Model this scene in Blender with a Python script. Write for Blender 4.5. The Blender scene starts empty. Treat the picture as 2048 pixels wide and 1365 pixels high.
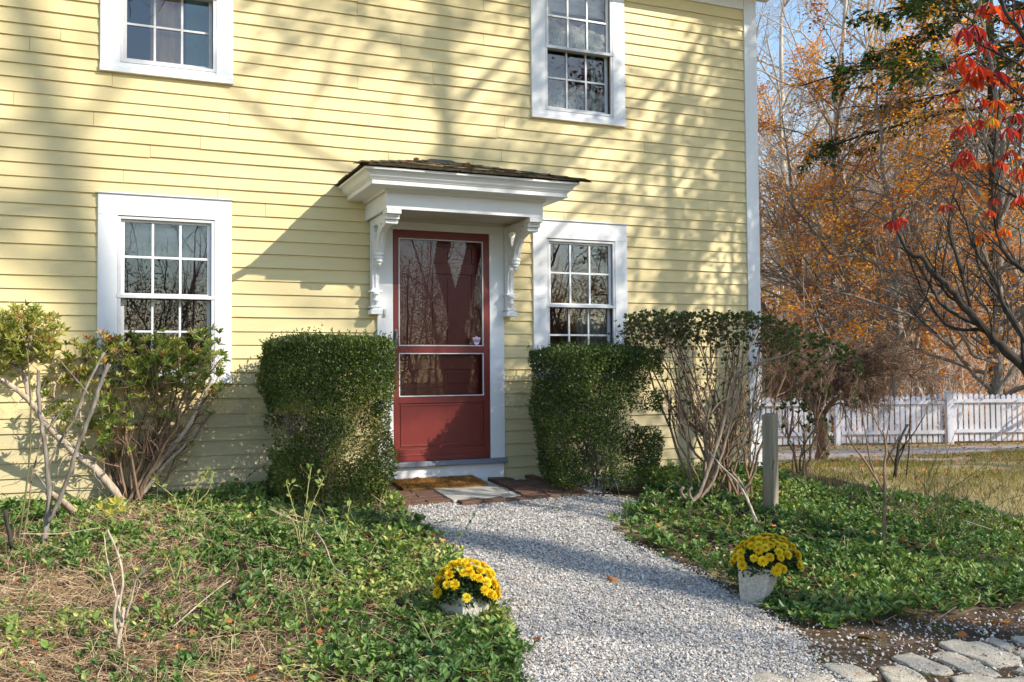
import bpy, math, random
import numpy as np
from mathutils import Vector, Matrix
rng = np.random.default_rng(7)
random.seed(7)
PI = math.pi
SC = bpy.context.scene
COL = SC.collection

# ------------------------------------------------------------------ camera
FPX = 1900.2
YAW, PIT, ROL = [math.radians(a) for a in (23.368, 1.8158, -.4603)]
CAM = np.array([-2.831, -8.169, 1.003])
_F = np.array([math.sin(YAW)*math.cos(PIT), math.cos(YAW)*math.cos(PIT), math.sin(PIT)])
_R0 = np.array([math.cos(YAW), -math.sin(YAW), 0.])
_U0 = np.cross(_R0, _F)
_R = _R0*math.cos(ROL)+_U0*math.sin(ROL)
_U = -_R0*math.sin(ROL)+_U0*math.cos(ROL)
cd = bpy.data.cameras.new('camera')
cam = bpy.data.objects.new('camera', cd); COL.objects.link(cam)
cd.sensor_width = 36; cd.lens = FPX/2048*36; cd.clip_end = 2000; cd.clip_start = .05
cam.matrix_world = Matrix(((_R[0], _U[0], -_F[0], CAM[0]), (_R[1], _U[1], -_F[1], CAM[1]), (_R[2], _U[2], -_F[2], CAM[2]), (0, 0, 0, 1)))
SC.camera = cam

def ray(x, y): return _F+_R*(x-1024)/FPX+_U*(682.5-y)/FPX
def at(x, y, d): return CAM+ray(x, y)*d           # a point of the place at depth d metres
def wy(x, y, Y):                                   # a point in the vertical plane y = Y
    r = ray(x, y); return CAM+r*((Y-CAM[1])/r[1])

# ------------------------------------------------------------------ terrain
_S = [-200, -14, -6, -2, 0, .95, 1.5, 2.5, 3.3, 4.2, 6, 200]
_Z = [-.75, -.62, -.45, -.2, -.02, -.07, -.14, -.32, -.43, -.5, -.52, -.9]
def T(x, y):
    x = np.asarray(x, float); y = np.asarray(y, float)
    z = np.interp(-y, _S, _Z)
    z = z-.12*np.clip((x-3)/3, 0, 1)*np.clip((y+5)/2, 0, 1)
    q = x*.7+y*.7-17
    z = z+np.where(q > 0, .085*q*q/(q+22), 0)
    return z
def gz(x, y): return float(T(x, y))
def gp(x, y, h=0.):
    r = ray(x, y); t = 3.
    while t < 90:
        p = CAM+r*t
        if p[2] < gz(p[0], p[1])+h: return p
        t += .01
    return p

# ------------------------------------------------------------------ noise in numpy
def _hash(ix, iy, iz, seed):
    n = (ix*374761393+iy*668265263+iz*2147483647+seed*144269).astype(np.int64)
    n = (n ^ (n >> 13))*1274126177 & 0x7fffffff
    return ((n ^ (n >> 16)) & 0xffff)/65535.
def vnoise(P, scale=1., seed=0):
    P = np.asarray(P, float)*scale+1000.
    i = np.floor(P).astype(np.int64); f = P-i; f = f*f*(3-2*f)
    r = 0
    for a in (0, 1):
        for b in (0, 1):
            for c in (0, 1):
                w = (f[:, 0] if a else 1-f[:, 0])*(f[:, 1] if b else 1-f[:, 1])*(f[:, 2] if c else 1-f[:, 2])
                r = r+w*_hash(i[:, 0]+a, i[:, 1]+b, i[:, 2]+c, seed)
    return r

# ------------------------------------------------------------------ mesh builder
class MB:
    def __init__(s): s.v = []; s.f = []; s.r = []; s.n = 0; s.m = []
    def add(s, V, F, rnd=0., mi=0):
        V = np.asarray(V, np.float32).reshape(-1, 3)
        if not isinstance(F, np.ndarray):
            ks = sorted({len(f) for f in F})
            if len(ks) > 1:
                k0 = s.n; s.add(V, [f for f in F if len(f) == ks[0]], rnd, mi)
                for k in ks[1:]:
                    g = np.array([f for f in F if len(f) == k], np.int64); s.f.append(g+k0); s.m.append(np.full(len(g), mi, np.int32))
                return s
        F = np.asarray(F, np.int64)
        s.v.append(V); s.f.append(F+s.n); s.n += len(V)
        r = np.empty(len(V), np.float32); r[:] = rnd; s.r.append(r)
        s.m.append(np.full(len(F), mi, np.int32)); return s
    def build(s, name, mats, parent=None, smooth=False, bevel=0.):
        me = bpy.data.meshes.new(name)
        if s.n:
            V = np.concatenate(s.v); me.vertices.add(len(V)); me.vertices.foreach_set('co', V.ravel())
            loops = np.concatenate([f.ravel() for f in s.f])
            sizes = np.concatenate([np.full(len(f), f.shape[1], np.int64) for f in s.f])
            starts = np.concatenate([[0], np.cumsum(sizes)[:-1]])
            me.loops.add(len(loops)); me.loops.foreach_set('vertex_index', loops.astype(np.int32))
            me.polygons.add(len(sizes)); me.polygons.foreach_set('loop_start', starts.astype(np.int32))
            me.polygons.foreach_set('material_index', np.concatenate(s.m))
            me.polygons.foreach_set('use_smooth', np.full(len(sizes), bool(smooth)))
            a = me.attributes.new('rnd', 'FLOAT', 'POINT'); a.data.foreach_set('value', np.concatenate(s.r))
            me.update(calc_edges=True)
        if not isinstance(mats, (list, tuple)): mats = [mats]
        for m in mats: me.materials.append(m)
        o = bpy.data.objects.new(name, me); COL.objects.link(o)
        if parent is not None: o.parent = parent
        if bevel:
            b = o.modifiers.new('bevel', 'BEVEL'); b.width = bevel; b.segments = 2; b.limit_method = 'ANGLE'
        return o
    # primitives
    def box(s, x0, x1, y0, y1, z0, z1, rnd=0., mi=0):
        V = [(x, y, z) for x in (x0, x1) for y in (y0, y1) for z in (z0, z1)]
        F = [(0, 1, 3, 2), (4, 6, 7, 5), (0, 4, 5, 1), (2, 3, 7, 6), (0, 2, 6, 4), (1, 5, 7, 3)]
        return s.add(V, F, rnd, mi)
    def tube(s, pts, rad, n=8, rnd=0., mi=0, caps=True):
        pts = np.asarray(pts, float); rad = np.broadcast_to(np.asarray(rad, float), (len(pts),))
        k = s.n
        s.tubes(pts[None], rad[None], n, rnd, mi)
        if caps:
            S = len(pts)
            s.f.append(np.array([list(range(k, k+n))[::-1], list(range(k+(S-1)*n, k+S*n))])); s.m.append(np.full(2, mi, np.int32))
        return s
    def tubes(s, P, R, n=4, rnd=0., mi=0):
        """P (N,S,3), R (N,S)"""
        N, S, _ = P.shape
        if N == 0: return s
        D = np.empty_like(P); D[:, 1:-1] = P[:, 2:]-P[:, :-2]; D[:, 0] = P[:, 1]-P[:, 0]; D[:, -1] = P[:, -1]-P[:, -2]
        D /= np.linalg.norm(D, axis=2, keepdims=True)+1e-9
        tot = P[:, -1]-P[:, 0]; tot /= np.linalg.norm(tot, axis=1, keepdims=True)+1e-9
        ref = np.where(np.abs(tot[:, 2:3]) > .8, np.array([[1., .13, 0]]), np.array([[0, .1, 1.]]))[:, None, :]
        A = np.cross(D, ref); A /= np.linalg.norm(A, axis=2, keepdims=True)+1e-9
        B = np.cross(D, A)
        th = np.arange(n)*2*PI/n
        V = P[:, :, None, :]+R[:, :, None, None]*(A[:, :, None, :]*np.cos(th)[None, None, :, None]+B[:, :, None, :]*np.sin(th)[None, None, :, None])
        i = np.arange(N)[:, None, None]*S*n; j = np.arange(S-1)[None, :, None]*n; k = np.arange(n)[None, None, :]; k2 = (k+1) % n
        a = i+j+k; b = i+j+k2; c = i+j+n+k2; d = i+j+n+k
        F = np.stack([a, b, c, d], -1).reshape(-1, 4)
        r = np.repeat(np.broadcast_to(rnd, (N,)), S*n) if np.ndim(rnd) else rnd
        return s.add(V.reshape(-1, 3), F, r, mi)
    def leaves(s, pos, dirs, nor, size, tmpl, rnd, mi=0):
        tv, tf = tmpl; N = len(pos)
        if N == 0: return s
        L = dirs/(np.linalg.norm(dirs, axis=1, keepdims=True)+1e-9)
        W = np.cross(L, nor); W /= np.linalg.norm(W, axis=1, keepdims=True)+1e-9
        Nn = np.cross(W, L)
        size = np.broadcast_to(size, (N,))[:, None, None]
        V = pos[:, None, :]+size*(tv[None, :, 0:1]*W[:, None, :]+tv[None, :, 1:2]*L[:, None, :]+tv[None, :, 2:3]*Nn[:, None, :])
        off = (np.arange(N)*len(tv))[:, None, None]
        F = (tf[None]+off).reshape(-1, tf.shape[1])
        return s.add(V.reshape(-1, 3), F, np.repeat(np.broadcast_to(rnd, (N,)), len(tv)), mi)
    def lathe(s, prof, c, n=16, rnd=0., mi=0, axis='z'):
        V = []
        for (r, z) in prof:
            for k in range(n):
                a = 2*PI*k/n
                if axis == 'z': V.append((c[0]+r*math.cos(a), c[1]+r*math.sin(a), c[2]+z))
                elif axis == 'y': V.append((c[0]+r*math.cos(a), c[1]+z, c[2]+r*math.sin(a)))
                else: V.append((c[0]+z, c[1]+r*math.cos(a), c[2]+r*math.sin(a)))
        F = [(j*n+k, j*n+(k+1) % n, (j+1)*n+(k+1) % n, (j+1)*n+k) for j in range(len(prof)-1) for k in range(n)]
        return s.add(V, F, rnd, mi)

def smoothstep(a, b, x): t = np.clip((x-a)/(b-a), 0, 1); return t*t*(3-2*t)
def unit(v): return v/(np.linalg.norm(v, axis=-1, keepdims=True)+1e-9)
def rdir(n): return unit(rng.normal(size=(n, 3)))

# leaf templates: x width, y length, z normal
T_DIAM = (np.array([(0, 0, 0), (.26, .5, .07), (0, 1, 0), (-.26, .5, .07)], float), np.array([(0, 1, 2), (0, 2, 3)]))
T_OVAL = (np.array([(0, 0, 0), (.2, .28, .05), (.22, .62, .05), (0, 1, -.06), (-.22, .62, .05), (-.2, .28, .05), (0, .45, -.02)], float),
          np.array([(0, 1, 6), (1, 2, 6), (2, 3, 6), (3, 4, 6), (4, 5, 6), (5, 0, 6)]))
T_NARROW = (np.array([(0, 0, 0), (.14, .35, .03), (.12, .7, .0), (0, 1, -.12), (-.12, .7, .0), (-.14, .35, .03)], float), np.array([(0, 1, 2, 3), (0, 3, 4, 5)]))
T_OBOV = (np.array([(0, 0, 0), (.1, .3, .03), (.24, .68, .03), (0, 1, -.12), (-.24, .68, .03), (-.1, .3, .03), (0, .5, -.03)], float),
          np.array([(0, 1, 6), (1, 2, 6), (2, 3, 6), (3, 4, 6), (4, 5, 6), (5, 0, 6)]))

# ------------------------------------------------------------------ tags
def tag(o, label=None, cat=None, group=None, kind=None):
    if label: o['label'] = label
    if cat: o['category'] = cat
    if group: o['group'] = group
    if kind: o['kind'] = kind
    return o
def empty(name, loc=(0, 0, 0)):
    o = bpy.data.objects.new(name, None); COL.objects.link(o); o.location = tuple(float(a) for a in loc); o.empty_display_size = .1; return o
def thing(name, label, cat, loc, group=None):
    return tag(empty(name, loc), label, cat, group)
def parented(o, root):
    """o was built in world coordinates: keep it in place under root"""
    o.parent = root
    o.matrix_parent_inverse = Matrix.Translation(-Vector(root.location))
    return o

# ------------------------------------------------------------------ materials
MAT = {}
def newmat(name):
    m = bpy.data.materials.new(name); m.use_nodes = True; nt = m.node_tree; nt.nodes.clear()
    out = nt.nodes.new('ShaderNodeOutputMaterial'); MAT[name] = m
    return m, nt, out
def N(nt, typ, **kw):
    n = nt.nodes.new(typ)
    for k, v in kw.items():
        if k.startswith('_'): setattr(n, k[1:], v)
        else: n.inputs[k.replace('__', ' ')].default_value = v
    return n
def ramp(nt, fac, stops):
    r = nt.nodes.new('ShaderNodeValToRGB'); e = r.color_ramp.elements
    while len(e) < len(stops): e.new(.5)
    for i, (p, c) in enumerate(stops): e[i].position = p; e[i].color = (*c, 1)
    nt.links.new(fac, r.inputs[0]); return r.outputs[0]
def noise(nt, scale, detail=4., vec=None, rough=.55, dist=0.):
    n = N(nt, 'ShaderNodeTexNoise', Scale=scale, Detail=detail, Roughness=rough, Distortion=dist)
    if vec is not None: nt.links.new(vec, n.inputs['Vector'])
    return n.outputs['Fac']
def coords(nt, scale=(1, 1, 1), kind='Object'):
    tc = nt.nodes.new('ShaderNodeTexCoord'); mp = nt.nodes.new('ShaderNodeMapping'); mp.inputs['Scale'].default_value = scale
    nt.links.new(tc.outputs[kind], mp.inputs[0]); return mp.outputs[0]
def mixc(nt, fac, a, b, mode='MIX'):
    m = nt.nodes.new('ShaderNodeMix'); m.data_type = 'RGBA'; m.blend_type = mode
    for sock, v in ((m.inputs['Factor'], fac), (m.inputs['A'], a), (m.inputs['B'], b)):
        if hasattr(v, 'links'): nt.links.new(v, sock)
        else: sock.default_value = (*v, 1) if isinstance(v, (tuple, list)) else v
    for i, v in ((6, a), (7, b)):
        if hasattr(v, 'links'): nt.links.new(v, m.inputs[i])
        else: m.inputs[i].default_value = (*v, 1)
    return m.outputs[2]
def attr(nt, name='rnd'):
    a = nt.nodes.new('ShaderNodeAttribute'); a.attribute_name = name; return a.outputs['Fac']
def principled(nt, out, color, rough=.6, spec=.4, bump=None, bstr=.2, bdist=.01, **kw):
    p = nt.nodes.new('ShaderNodeBsdfPrincipled')
    if hasattr(color, 'links'): nt.links.new(color, p.inputs['Base Color'])
    else: p.inputs['Base Color'].default_value = (*color, 1)
    if hasattr(rough, 'links'): nt.links.new(rough, p.inputs['Roughness'])
    else: p.inputs['Roughness'].default_value = rough
    p.inputs['Specular IOR Level'].default_value = spec
    for k, v in kw.items(): p.inputs[k.replace('_', ' ')].default_value = v
    if bump is not None:
        b = N(nt, 'ShaderNodeBump', Strength=bstr, Distance=bdist); nt.links.new(bump, b.inputs['Height']); nt.links.new(b.outputs[0], p.inputs['Normal'])
    if out is not None: nt.links.new(p.outputs[0], out.inputs[0])
    return p
def leafmat(name, stops, rough=.45, spec=.4, trans=.3, tint=(1.2, 1.15, .6)):
    m, nt, out = newmat(name)
    c = ramp(nt, attr(nt), stops)
    p = principled(nt, None, c, rough, spec)
    t = nt.nodes.new('ShaderNodeBsdfTranslucent'); tc = mixc(nt, 1., c, tint, 'MULTIPLY'); nt.links.new(tc, t.inputs[0])
    mx = nt.nodes.new('ShaderNodeMixShader'); mx.inputs[0].default_value = trans
    nt.links.new(p.outputs[0], mx.inputs[1]); nt.links.new(t.outputs[0], mx.inputs[2]); nt.links.new(mx.outputs[0], out.inputs[0])
    return m
def barkmat(name, a, b, scale=30., bstr=.5, zs=.25):
    m, nt, out = newmat(name)
    v = coords(nt, (1, 1, zs)); f = noise(nt, scale, 6, v)
    r2 = mixc(nt, attr(nt), ramp(nt, f, [(.3, a), (.7, b)]), tuple(min(1, x*1.25) for x in b))
    principled(nt, out, ramp(nt, f, [(.3, a), (.7, b)]), .85, .2, f, bstr, .01)
    return m
def paint(name, col, dirt=(.5, .48, .42), amt=.25, rough=.5, scale=3., grain=(1, 1, 12), bstr=.15, extra=None, spec=.4):
    m, nt, out = newmat(name)
    v = coords(nt, grain); g = noise(nt, 14, 5, v)
    big = noise(nt, scale, 6)
    f = ramp(nt, big, [(.42, (0, 0, 0)), (.75, (amt,)*3)])
    c = mixc(nt, f, col, tuple(a*b for a, b in zip(col, dirt)))
    c2 = mixc(nt, ramp(nt, g, [(.62, (0, 0, 0)), (.72, (amt,)*3)]), c, tuple(a*.75 for a in col))
    principled(nt, out, c2, rough, spec, g, bstr, .004)
    return m

# clapboard paint: yellow, chalky, fine cracks along the grain
def siding_mat():
    m, nt, out = newmat('clapboard_paint')
    v = coords(nt, (1, 1, 1)); v2 = coords(nt, (2.2, 1, 30))
    g = noise(nt, 5, 6, v2, .65); big = noise(nt, .9, 4, v); mid = noise(nt, 7, 5, v, .7)
    base = mixc(nt, ramp(nt, big, [(.35, (0, 0, 0)), (.7, (1, 1, 1))]), (.68, .555, .275), (.73, .61, .325))
    base = mixc(nt, ramp(nt, attr(nt), [(0, (0, 0, 0)), (1, (.6, .6, .6))]), base, (.64, .525, .285))
    crack = ramp(nt, g, [(.66, (0, 0, 0)), (.74, (.45, .45, .45))])
    base = mixc(nt, crack, base, (.42, .35, .17))
    dirt = ramp(nt, mid, [(.62, (0, 0, 0)), (.82, (.35, .35, .35))])
    base = mixc(nt, dirt, base, (.45, .40, .24))
    tc = nt.nodes.new('ShaderNodeTexCoord'); sp = nt.nodes.new('ShaderNodeSeparateXYZ'); nt.links.new(tc.outputs['Object'], sp.inputs[0])
    lo = N(nt, 'ShaderNodeMath', _operation='MULTIPLY_ADD'); nt.links.new(mid, lo.inputs[0]); lo.inputs[1].default_value = -1.3; nt.links.new(sp.outputs[2], lo.inputs[2])
    base = mixc(nt, ramp(nt, lo.outputs[0], [(-0.0, (.55, .55, .55)), (.12, (0, 0, 0))]), base, (.36, .33, .22))
    chip = ramp(nt, noise(nt, 26, 6, v, .7), [(.70, (0, 0, 0)), (.73, (.7, .7, .7))])
    base = mixc(nt, chip, base, (.50, .44, .30))
    principled(nt, out, base, .55, .35, g, .45, .004)
    return m
siding_mat()
WHITE = paint('white_paint', (.76, .77, .79), amt=.22)
paint('white_trim', (.72, .73, .75), amt=.35, grain=(1, 1, 1), scale=5)
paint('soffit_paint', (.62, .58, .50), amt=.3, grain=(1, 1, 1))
paint('red_paint', (.170, .024, .020), dirt=(.7, .7, .7), amt=.35, rough=.38, bstr=.1)
paint('dark_red_paint', (.20, .024, .018), dirt=(.6, .6, .6), amt=.35, rough=.35, bstr=.1)
paint('grey_sill', (.20, .22, .27), amt=.4, rough=.55)
paint('fence_paint', (.66, .66, .73), dirt=(.5, .5, .45), amt=.7, grain=(1, 1, 1), scale=2.)
paint('old_white_metal', (.62, .63, .66), amt=.4, grain=(1, 1, 1), scale=8)
def simple(name, col, rough=.6, spec=.3, nscale=12., var=.25, bstr=.2, metal=0.):
    m, nt, out = newmat(name); f = noise(nt, nscale, 6)
    c = ramp(nt, f, [(.3, tuple(a*(1-var) for a in col)), (.7, tuple(min(1, a*(1+var)) for a in col))])
    principled(nt, out, c, rough, spec, f, bstr, .005, Metallic=metal); return m
simple('brass', (.6, .42, .14), .3, .5, metal=.9)
simple('pewter', (.22, .2, .19), .35, .5, metal=.8)
simple('room_wall', (.24, .12, .055), .8, .2, 1.5)
simple('room_orange', (.75, .30, .09), .7, .2, 2.)
simple('room_floor', (.10, .06, .035), .5, .3, 3.)
simple('warm_wood', (.85, .46, .20), .5, .4, 5.)
simple('curtain_cloth', (.16, .07, .055), .9, .1, 30.)
simple('sheer_cloth', (.55, .53, .48), .9, .1, 30.)
simple('green_cloth', (.16, .34, .28), .9, .1, 30.)
simple('blind_cloth', (.62, .62, .6), .8, .1, 4.)
simple('plastic_grey', (.45, .46, .48), .5, .3)
simple('flashing', (.10, .09, .085), .5, .4)
simple('house_roof', (.07, .06, .055), .9, .1)

def glassmat(name, ior=2.1, wave=.02, tint=(.93, .95, .94), frost=False):
    m, nt, out = newmat(name)
    fr = N(nt, 'ShaderNodeFresnel', IOR=ior)
    gl = N(nt, 'ShaderNodeBsdfGlossy', Roughness=.0); gl.inputs['Color'].default_value = (.95, .97, 1, 1)
    tr = nt.nodes.new('ShaderNodeBsdfTransparent'); tr.inputs[0].default_value = (*tint, 1)
    b = N(nt, 'ShaderNodeBump', Strength=.3, Distance=wave); nt.links.new(noise(nt, 3.5, 1), b.inputs['Height']); nt.links.new(b.outputs[0], gl.inputs['Normal'])
    mx = nt.nodes.new('ShaderNodeMixShader'); nt.links.new(fr.outputs[0], mx.inputs[0]); nt.links.new(tr.outputs[0], mx.inputs[1]); nt.links.new(gl.outputs[0], mx.inputs[2])
    last = mx.outputs[0]
    if frost:
        # condensation on the lower part of each sash: a wet white film with a ragged upper edge
        tc = nt.nodes.new('ShaderNodeTexCoord'); sp = nt.nodes.new('ShaderNodeSeparateXYZ'); nt.links.new(tc.outputs['Object'], sp.inputs[0])
        a = N(nt, 'ShaderNodeMath', _operation='MULTIPLY_ADD'); nt.links.new(noise(nt, 4.5, 3), a.inputs[0]); a.inputs[1].default_value = -.55
        nt.links.new(attr(nt), a.inputs[2])
        d = N(nt, 'ShaderNodeMath', _operation='ADD'); nt.links.new(a.outputs[0], d.inputs[0]); d.inputs[1].default_value = .02
        edge = ramp(nt, d.outputs[0], [(.0, (0, 0, 0)), (.015, (.75, .75, .75)), (.2, (.5, .5, .5)), (.5, (.75, .75, .75))])
        streak = ramp(nt, noise(nt, 9, 5, coords(nt, (9, 1, .8)), .7), [(.3, (.45, .45, .45)), (.6, (1, 1, 1))])
        mk = mixc(nt, 1., edge, streak, 'MULTIPLY')
        blot = ramp(nt, noise(nt, 7, 3), [(.35, (.25, .25, .25)), (.6, (1, 1, 1))])
        mk = mixc(nt, 1., mk, blot, 'MULTIPLY')
        df = nt.nodes.new('ShaderNodeBsdfDiffuse'); df.inputs[0].default_value = (.42, .46, .45, 1)
        m2 = nt.nodes.new('ShaderNodeMixShader'); nt.links.new(mk, m2.inputs[0]); nt.links.new(last, m2.inputs[1]); nt.links.new(df.outputs[0], m2.inputs[2])
        last = m2.outputs[0]
    nt.links.new(last, out.inputs[0]); return m
glassmat('window_glass', 1.95, .0008)
glassmat('door_glass', 1.5, .0006)
glassmat('frosted_glass', 1.8, .0008, frost=True)

leafmat('boxwood_leaf', [(0, (.022, .042, .010)), (.45, (.048, .085, .017)), (.75, (.11, .16, .03)), (.93, (.28, .32, .07)), (1, (.34, .26, .10))], .4, .45, .28)
leafmat('rhodo_leaf', [(0, (.08, .15, .025)), (.4, (.18, .26, .045)), (.75, (.38, .38, .09)), (.9, (.46, .34, .12)), (1, (.45, .22, .08))], .4, .45, .36)
leafmat('azalea_leaf', [(0, (.03, .055, .013)), (.5, (.075, .11, .025)), (.85, (.19, .20, .05)), (1, (.30, .11, .04))], .45, .4, .25)
leafmat('vinca_leaf', [(0, (.035, .085, .025)), (.35, (.085, .17, .045)), (.7, (.18, .29, .07)), (.9, (.34, .41, .10)), (1, (.55, .52, .15))], .42, .4, .28)
leafmat('beech_leaf', [(0, (.38, .09, .025)), (.35, (.60, .20, .035)), (.65, (.76, .34, .05)), (.85, (.82, .48, .07)), (1, (.80, .60, .12))], .6, .2, .55, (1.25, 1.1, .7))
leafmat('hemlock_needle', [(0, (.03, .06, .016)), (.6, (.075, .13, .03)), (1, (.16, .22, .05))], .5, .3, .3)
leafmat('red_leaf', [(0, (.20, .018, .035)), (.35, (.50, .05, .025)), (.65, (.66, .13, .02)), (.85, (.62, .22, .02)), (1, (.5, .42, .05))], .45, .35, .5, (1.3, 1., .7))
leafmat('oak_leaf', [(0, (.13, .045, .015)), (.5, (.28, .11, .03)), (1, (.45, .2, .05))], .6, .2, .3, (1.2, 1., .7))
leafmat('fallen_leaf', [(0, (.15, .055, .025)), (.5, (.38, .14, .045)), (1, (.55, .25, .07))], .7, .2, .15, (1.2, 1., .7))
leafmat('straw', [(0, (.17, .09, .05)), (.5, (.40, .27, .17)), (.85, (.60, .46, .30)), (1, (.62, .54, .28))], .8, .15, .1)
leafmat('moss', [(0, (.08, .08, .02)), (.5, (.17, .17, .035)), (1, (.34, .31, .06))], .8, .1, .2)
leafmat('grass', [(0, (.13, .15, .03)), (.5, (.28, .25, .07)), (1, (.52, .40, .18))], .6, .2, .3)
leafmat('petal', [(0, (.62, .34, .01)), (.4, (.80, .56, .015)), (.8, (.86, .68, .03)), (1, (.85, .74, .08))], .6, .2, .3, (1.1, 1., .6))
leafmat('mum_leaf', [(0, (.02, .045, .014)), (1, (.07, .12, .04))], .6, .2, .2)
leafmat('rose_leaf', [(0, (.12, .2, .05)), (.6, (.24, .32, .09)), (1, (.5, .45, .08))], .5, .3, .35)
barkmat('bark_grey', (.10, .085, .07), (.30, .265, .225))
barkmat('bark_pale', (.26, .20, .15), (.60, .50, .40), 40)
barkmat('bark_dark', (.025, .020, .017), (.075, .062, .05))
barkmat('bark_brown', (.12, .075, .05), (.32, .22, .15), 40)
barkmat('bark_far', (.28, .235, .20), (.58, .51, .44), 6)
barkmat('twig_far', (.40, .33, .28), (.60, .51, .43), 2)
barkmat('cane_green', (.06, .07, .03), (.18, .16, .08), 20)
barkmat('rose_cane', (.22, .24, .09), (.42, .38, .18), 20)

# ground materials
def ground_mat():
    m, nt, out = newmat('bed_soil')
    a = noise(nt, 3, 8); b = noise(nt, 45, 6)
    c = ramp(nt, b, [(.3, (.05, .032, .022)), (.55, (.10, .068, .045)), (.8, (.22, .16, .11))])
    c = mixc(nt, ramp(nt, a, [(.45, (0, 0, 0)), (.7, (.6, .6, .6))]), c, (.16, .12, .06))
    principled(nt, out, c, .95, .1, b, .8, .03)
    m, nt, out = newmat('gravel_bed')
    v = nt.nodes.new('ShaderNodeTexVoronoi'); v.inputs['Scale'].default_value = 75
    c = ramp(nt, v.outputs['Color'], [(.0, (.22, .21, .22)), (.4, (.42, .41, .41)), (.8, (.62, .60, .57))])
    principled(nt, out, c, .9, .2, v.outputs['Distance'], 1., .012)
    m, nt, out = newmat('pebble')
    c = ramp(nt, attr(nt), [(0, (.15, .14, .14)), (.25, (.31, .29, .275)), (.6, (.54, .51, .465)), (.85, (.72, .67, .60)), (1, (.52, .38, .27))])
    principled(nt, out, c, .8, .25)
    m, nt, out = newmat('lawn')
    a = noise(nt, 1.1, 6); b = noise(nt, 30, 6)
    c = ramp(nt, b, [(.3, (.16, .15, .05)), (.6, (.30, .25, .11)), (.8, (.44, .36, .20))])
    c = mixc(nt, ramp(nt, a, [(.42, (0, 0, 0)), (.6, (1, 1, 1))]), c, (.34, .25, .17))
    principled(nt, out, c, .95, .1, b, .8, .03)
    m, nt, out = newmat('drive_gravel')
    a = noise(nt, 2, 6); b = noise(nt, 60, 4)
    c = ramp(nt, b, [(.3, (.26, .21, .17)), (.6, (.46, .38, .32)), (.8, (.62, .54, .46))])
    principled(nt, out, c, .95, .1, b, .8, .02)
    m, nt, out = newmat('forest_floor')
    a = noise(nt, .6, 8); b = noise(nt, 9, 8)
    c = ramp(nt, b, [(.3, (.30, .19, .11)), (.6, (.52, .37, .24)), (.8, (.64, .52, .38))])
    principled(nt, out, c, .95, .1, b, .8, .1)
ground_mat()
def stone_mat(name, stops, nscale=20., bstr=.6):
    m, nt, out = newmat(name)
    f = noise(nt, nscale, 10, rough=.7); big = noise(nt, 4, 4)
    c = ramp(nt, f, stops); c = mixc(nt, ramp(nt, big, [(.5, (0, 0, 0)), (.75, (.5, .5, .5))]), c, (.20, .20, .10))
    principled(nt, out, c, .85, .2, f, bstr, .01)
stone_mat('cobble', [(.3, (.24, .205, .16)), (.48, (.50, .44, .35)), (.58, (.66, .60, .50)), (.75, (.80, .75, .66))], 34, .9)
stone_mat('slate_slab', [(.3, (.34, .32, .28)), (.55, (.46, .44, .39)), (.8, (.54, .52, .47))], 30, .3)
stone_mat('brick', [(.3, (.075, .042, .032)), (.55, (.14, .078, .058)), (.8, (.24, .17, .13))], 25)
def coir():
    m, nt, out = newmat('coir'); f = noise(nt, 120, 4, coords(nt, (1, 2, 1))); g = noise(nt, 18, 3)
    c = mixc(nt, .4, ramp(nt, f, [(.3, (.14, .06, .02)), (.6, (.42, .21, .07)), (.8, (.58, .34, .13))]), ramp(nt, g, [(.3, (.2, .09, .03)), (.7, (.5, .28, .1))]))
    principled(nt, out, c, .95, .05, f, 1., .02)
coir()
leafmat('coir_fibre', [(0, (.16, .07, .02)), (.5, (.40, .20, .06)), (1, (.6, .36, .14))], .9, .05, .1)
def shingle():
    m, nt, out = newmat('shingle'); f = noise(nt, 30, 8, rough=.7); g = noise(nt, 6, 4)
    c = ramp(nt, f, [(.3, (.025, .018, .012)), (.55, (.075, .055, .035)), (.8, (.22, .18, .13))])
    c = mixc(nt, ramp(nt, g, [(.45, (0, 0, 0)), (.7, (.6, .6, .6))]), c, (.13, .12, .05))
    principled(nt, out, c, .9, .15, f, .8, .01)
shingle()
def postwood():
    m, nt, out = newmat('post_wood'); f = noise(nt, 26, 8, coords(nt, (1, 1, .06)), .65); g = noise(nt, 2, 3)
    c = ramp(nt, f, [(.3, (.14, .12, .085)), (.5, (.26, .23, .17)), (.75, (.38, .33, .25))])
    c = mixc(nt, ramp(nt, g, [(.45, (0, 0, 0)), (.65, (.5, .5, .5))]), c, (.26, .17, .09))
    principled(nt, out, c, .85, .2, f, .6, .008)
postwood()
simple('pot_stone', (.50, .47, .42), .85, .2, 14, .25, .5)
simple('nail_rust', (.09, .06, .045), .8, .3)
simple('window_dark', (.02, .02, .02), .5)
simple('sticker_white', (.72, .60, .70), .4, var=.05); simple('sticker_blue', (.06, .04, .25), .4, var=.05); simple('sticker_red', (.4, .06, .12), .4, var=.05)

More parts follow.
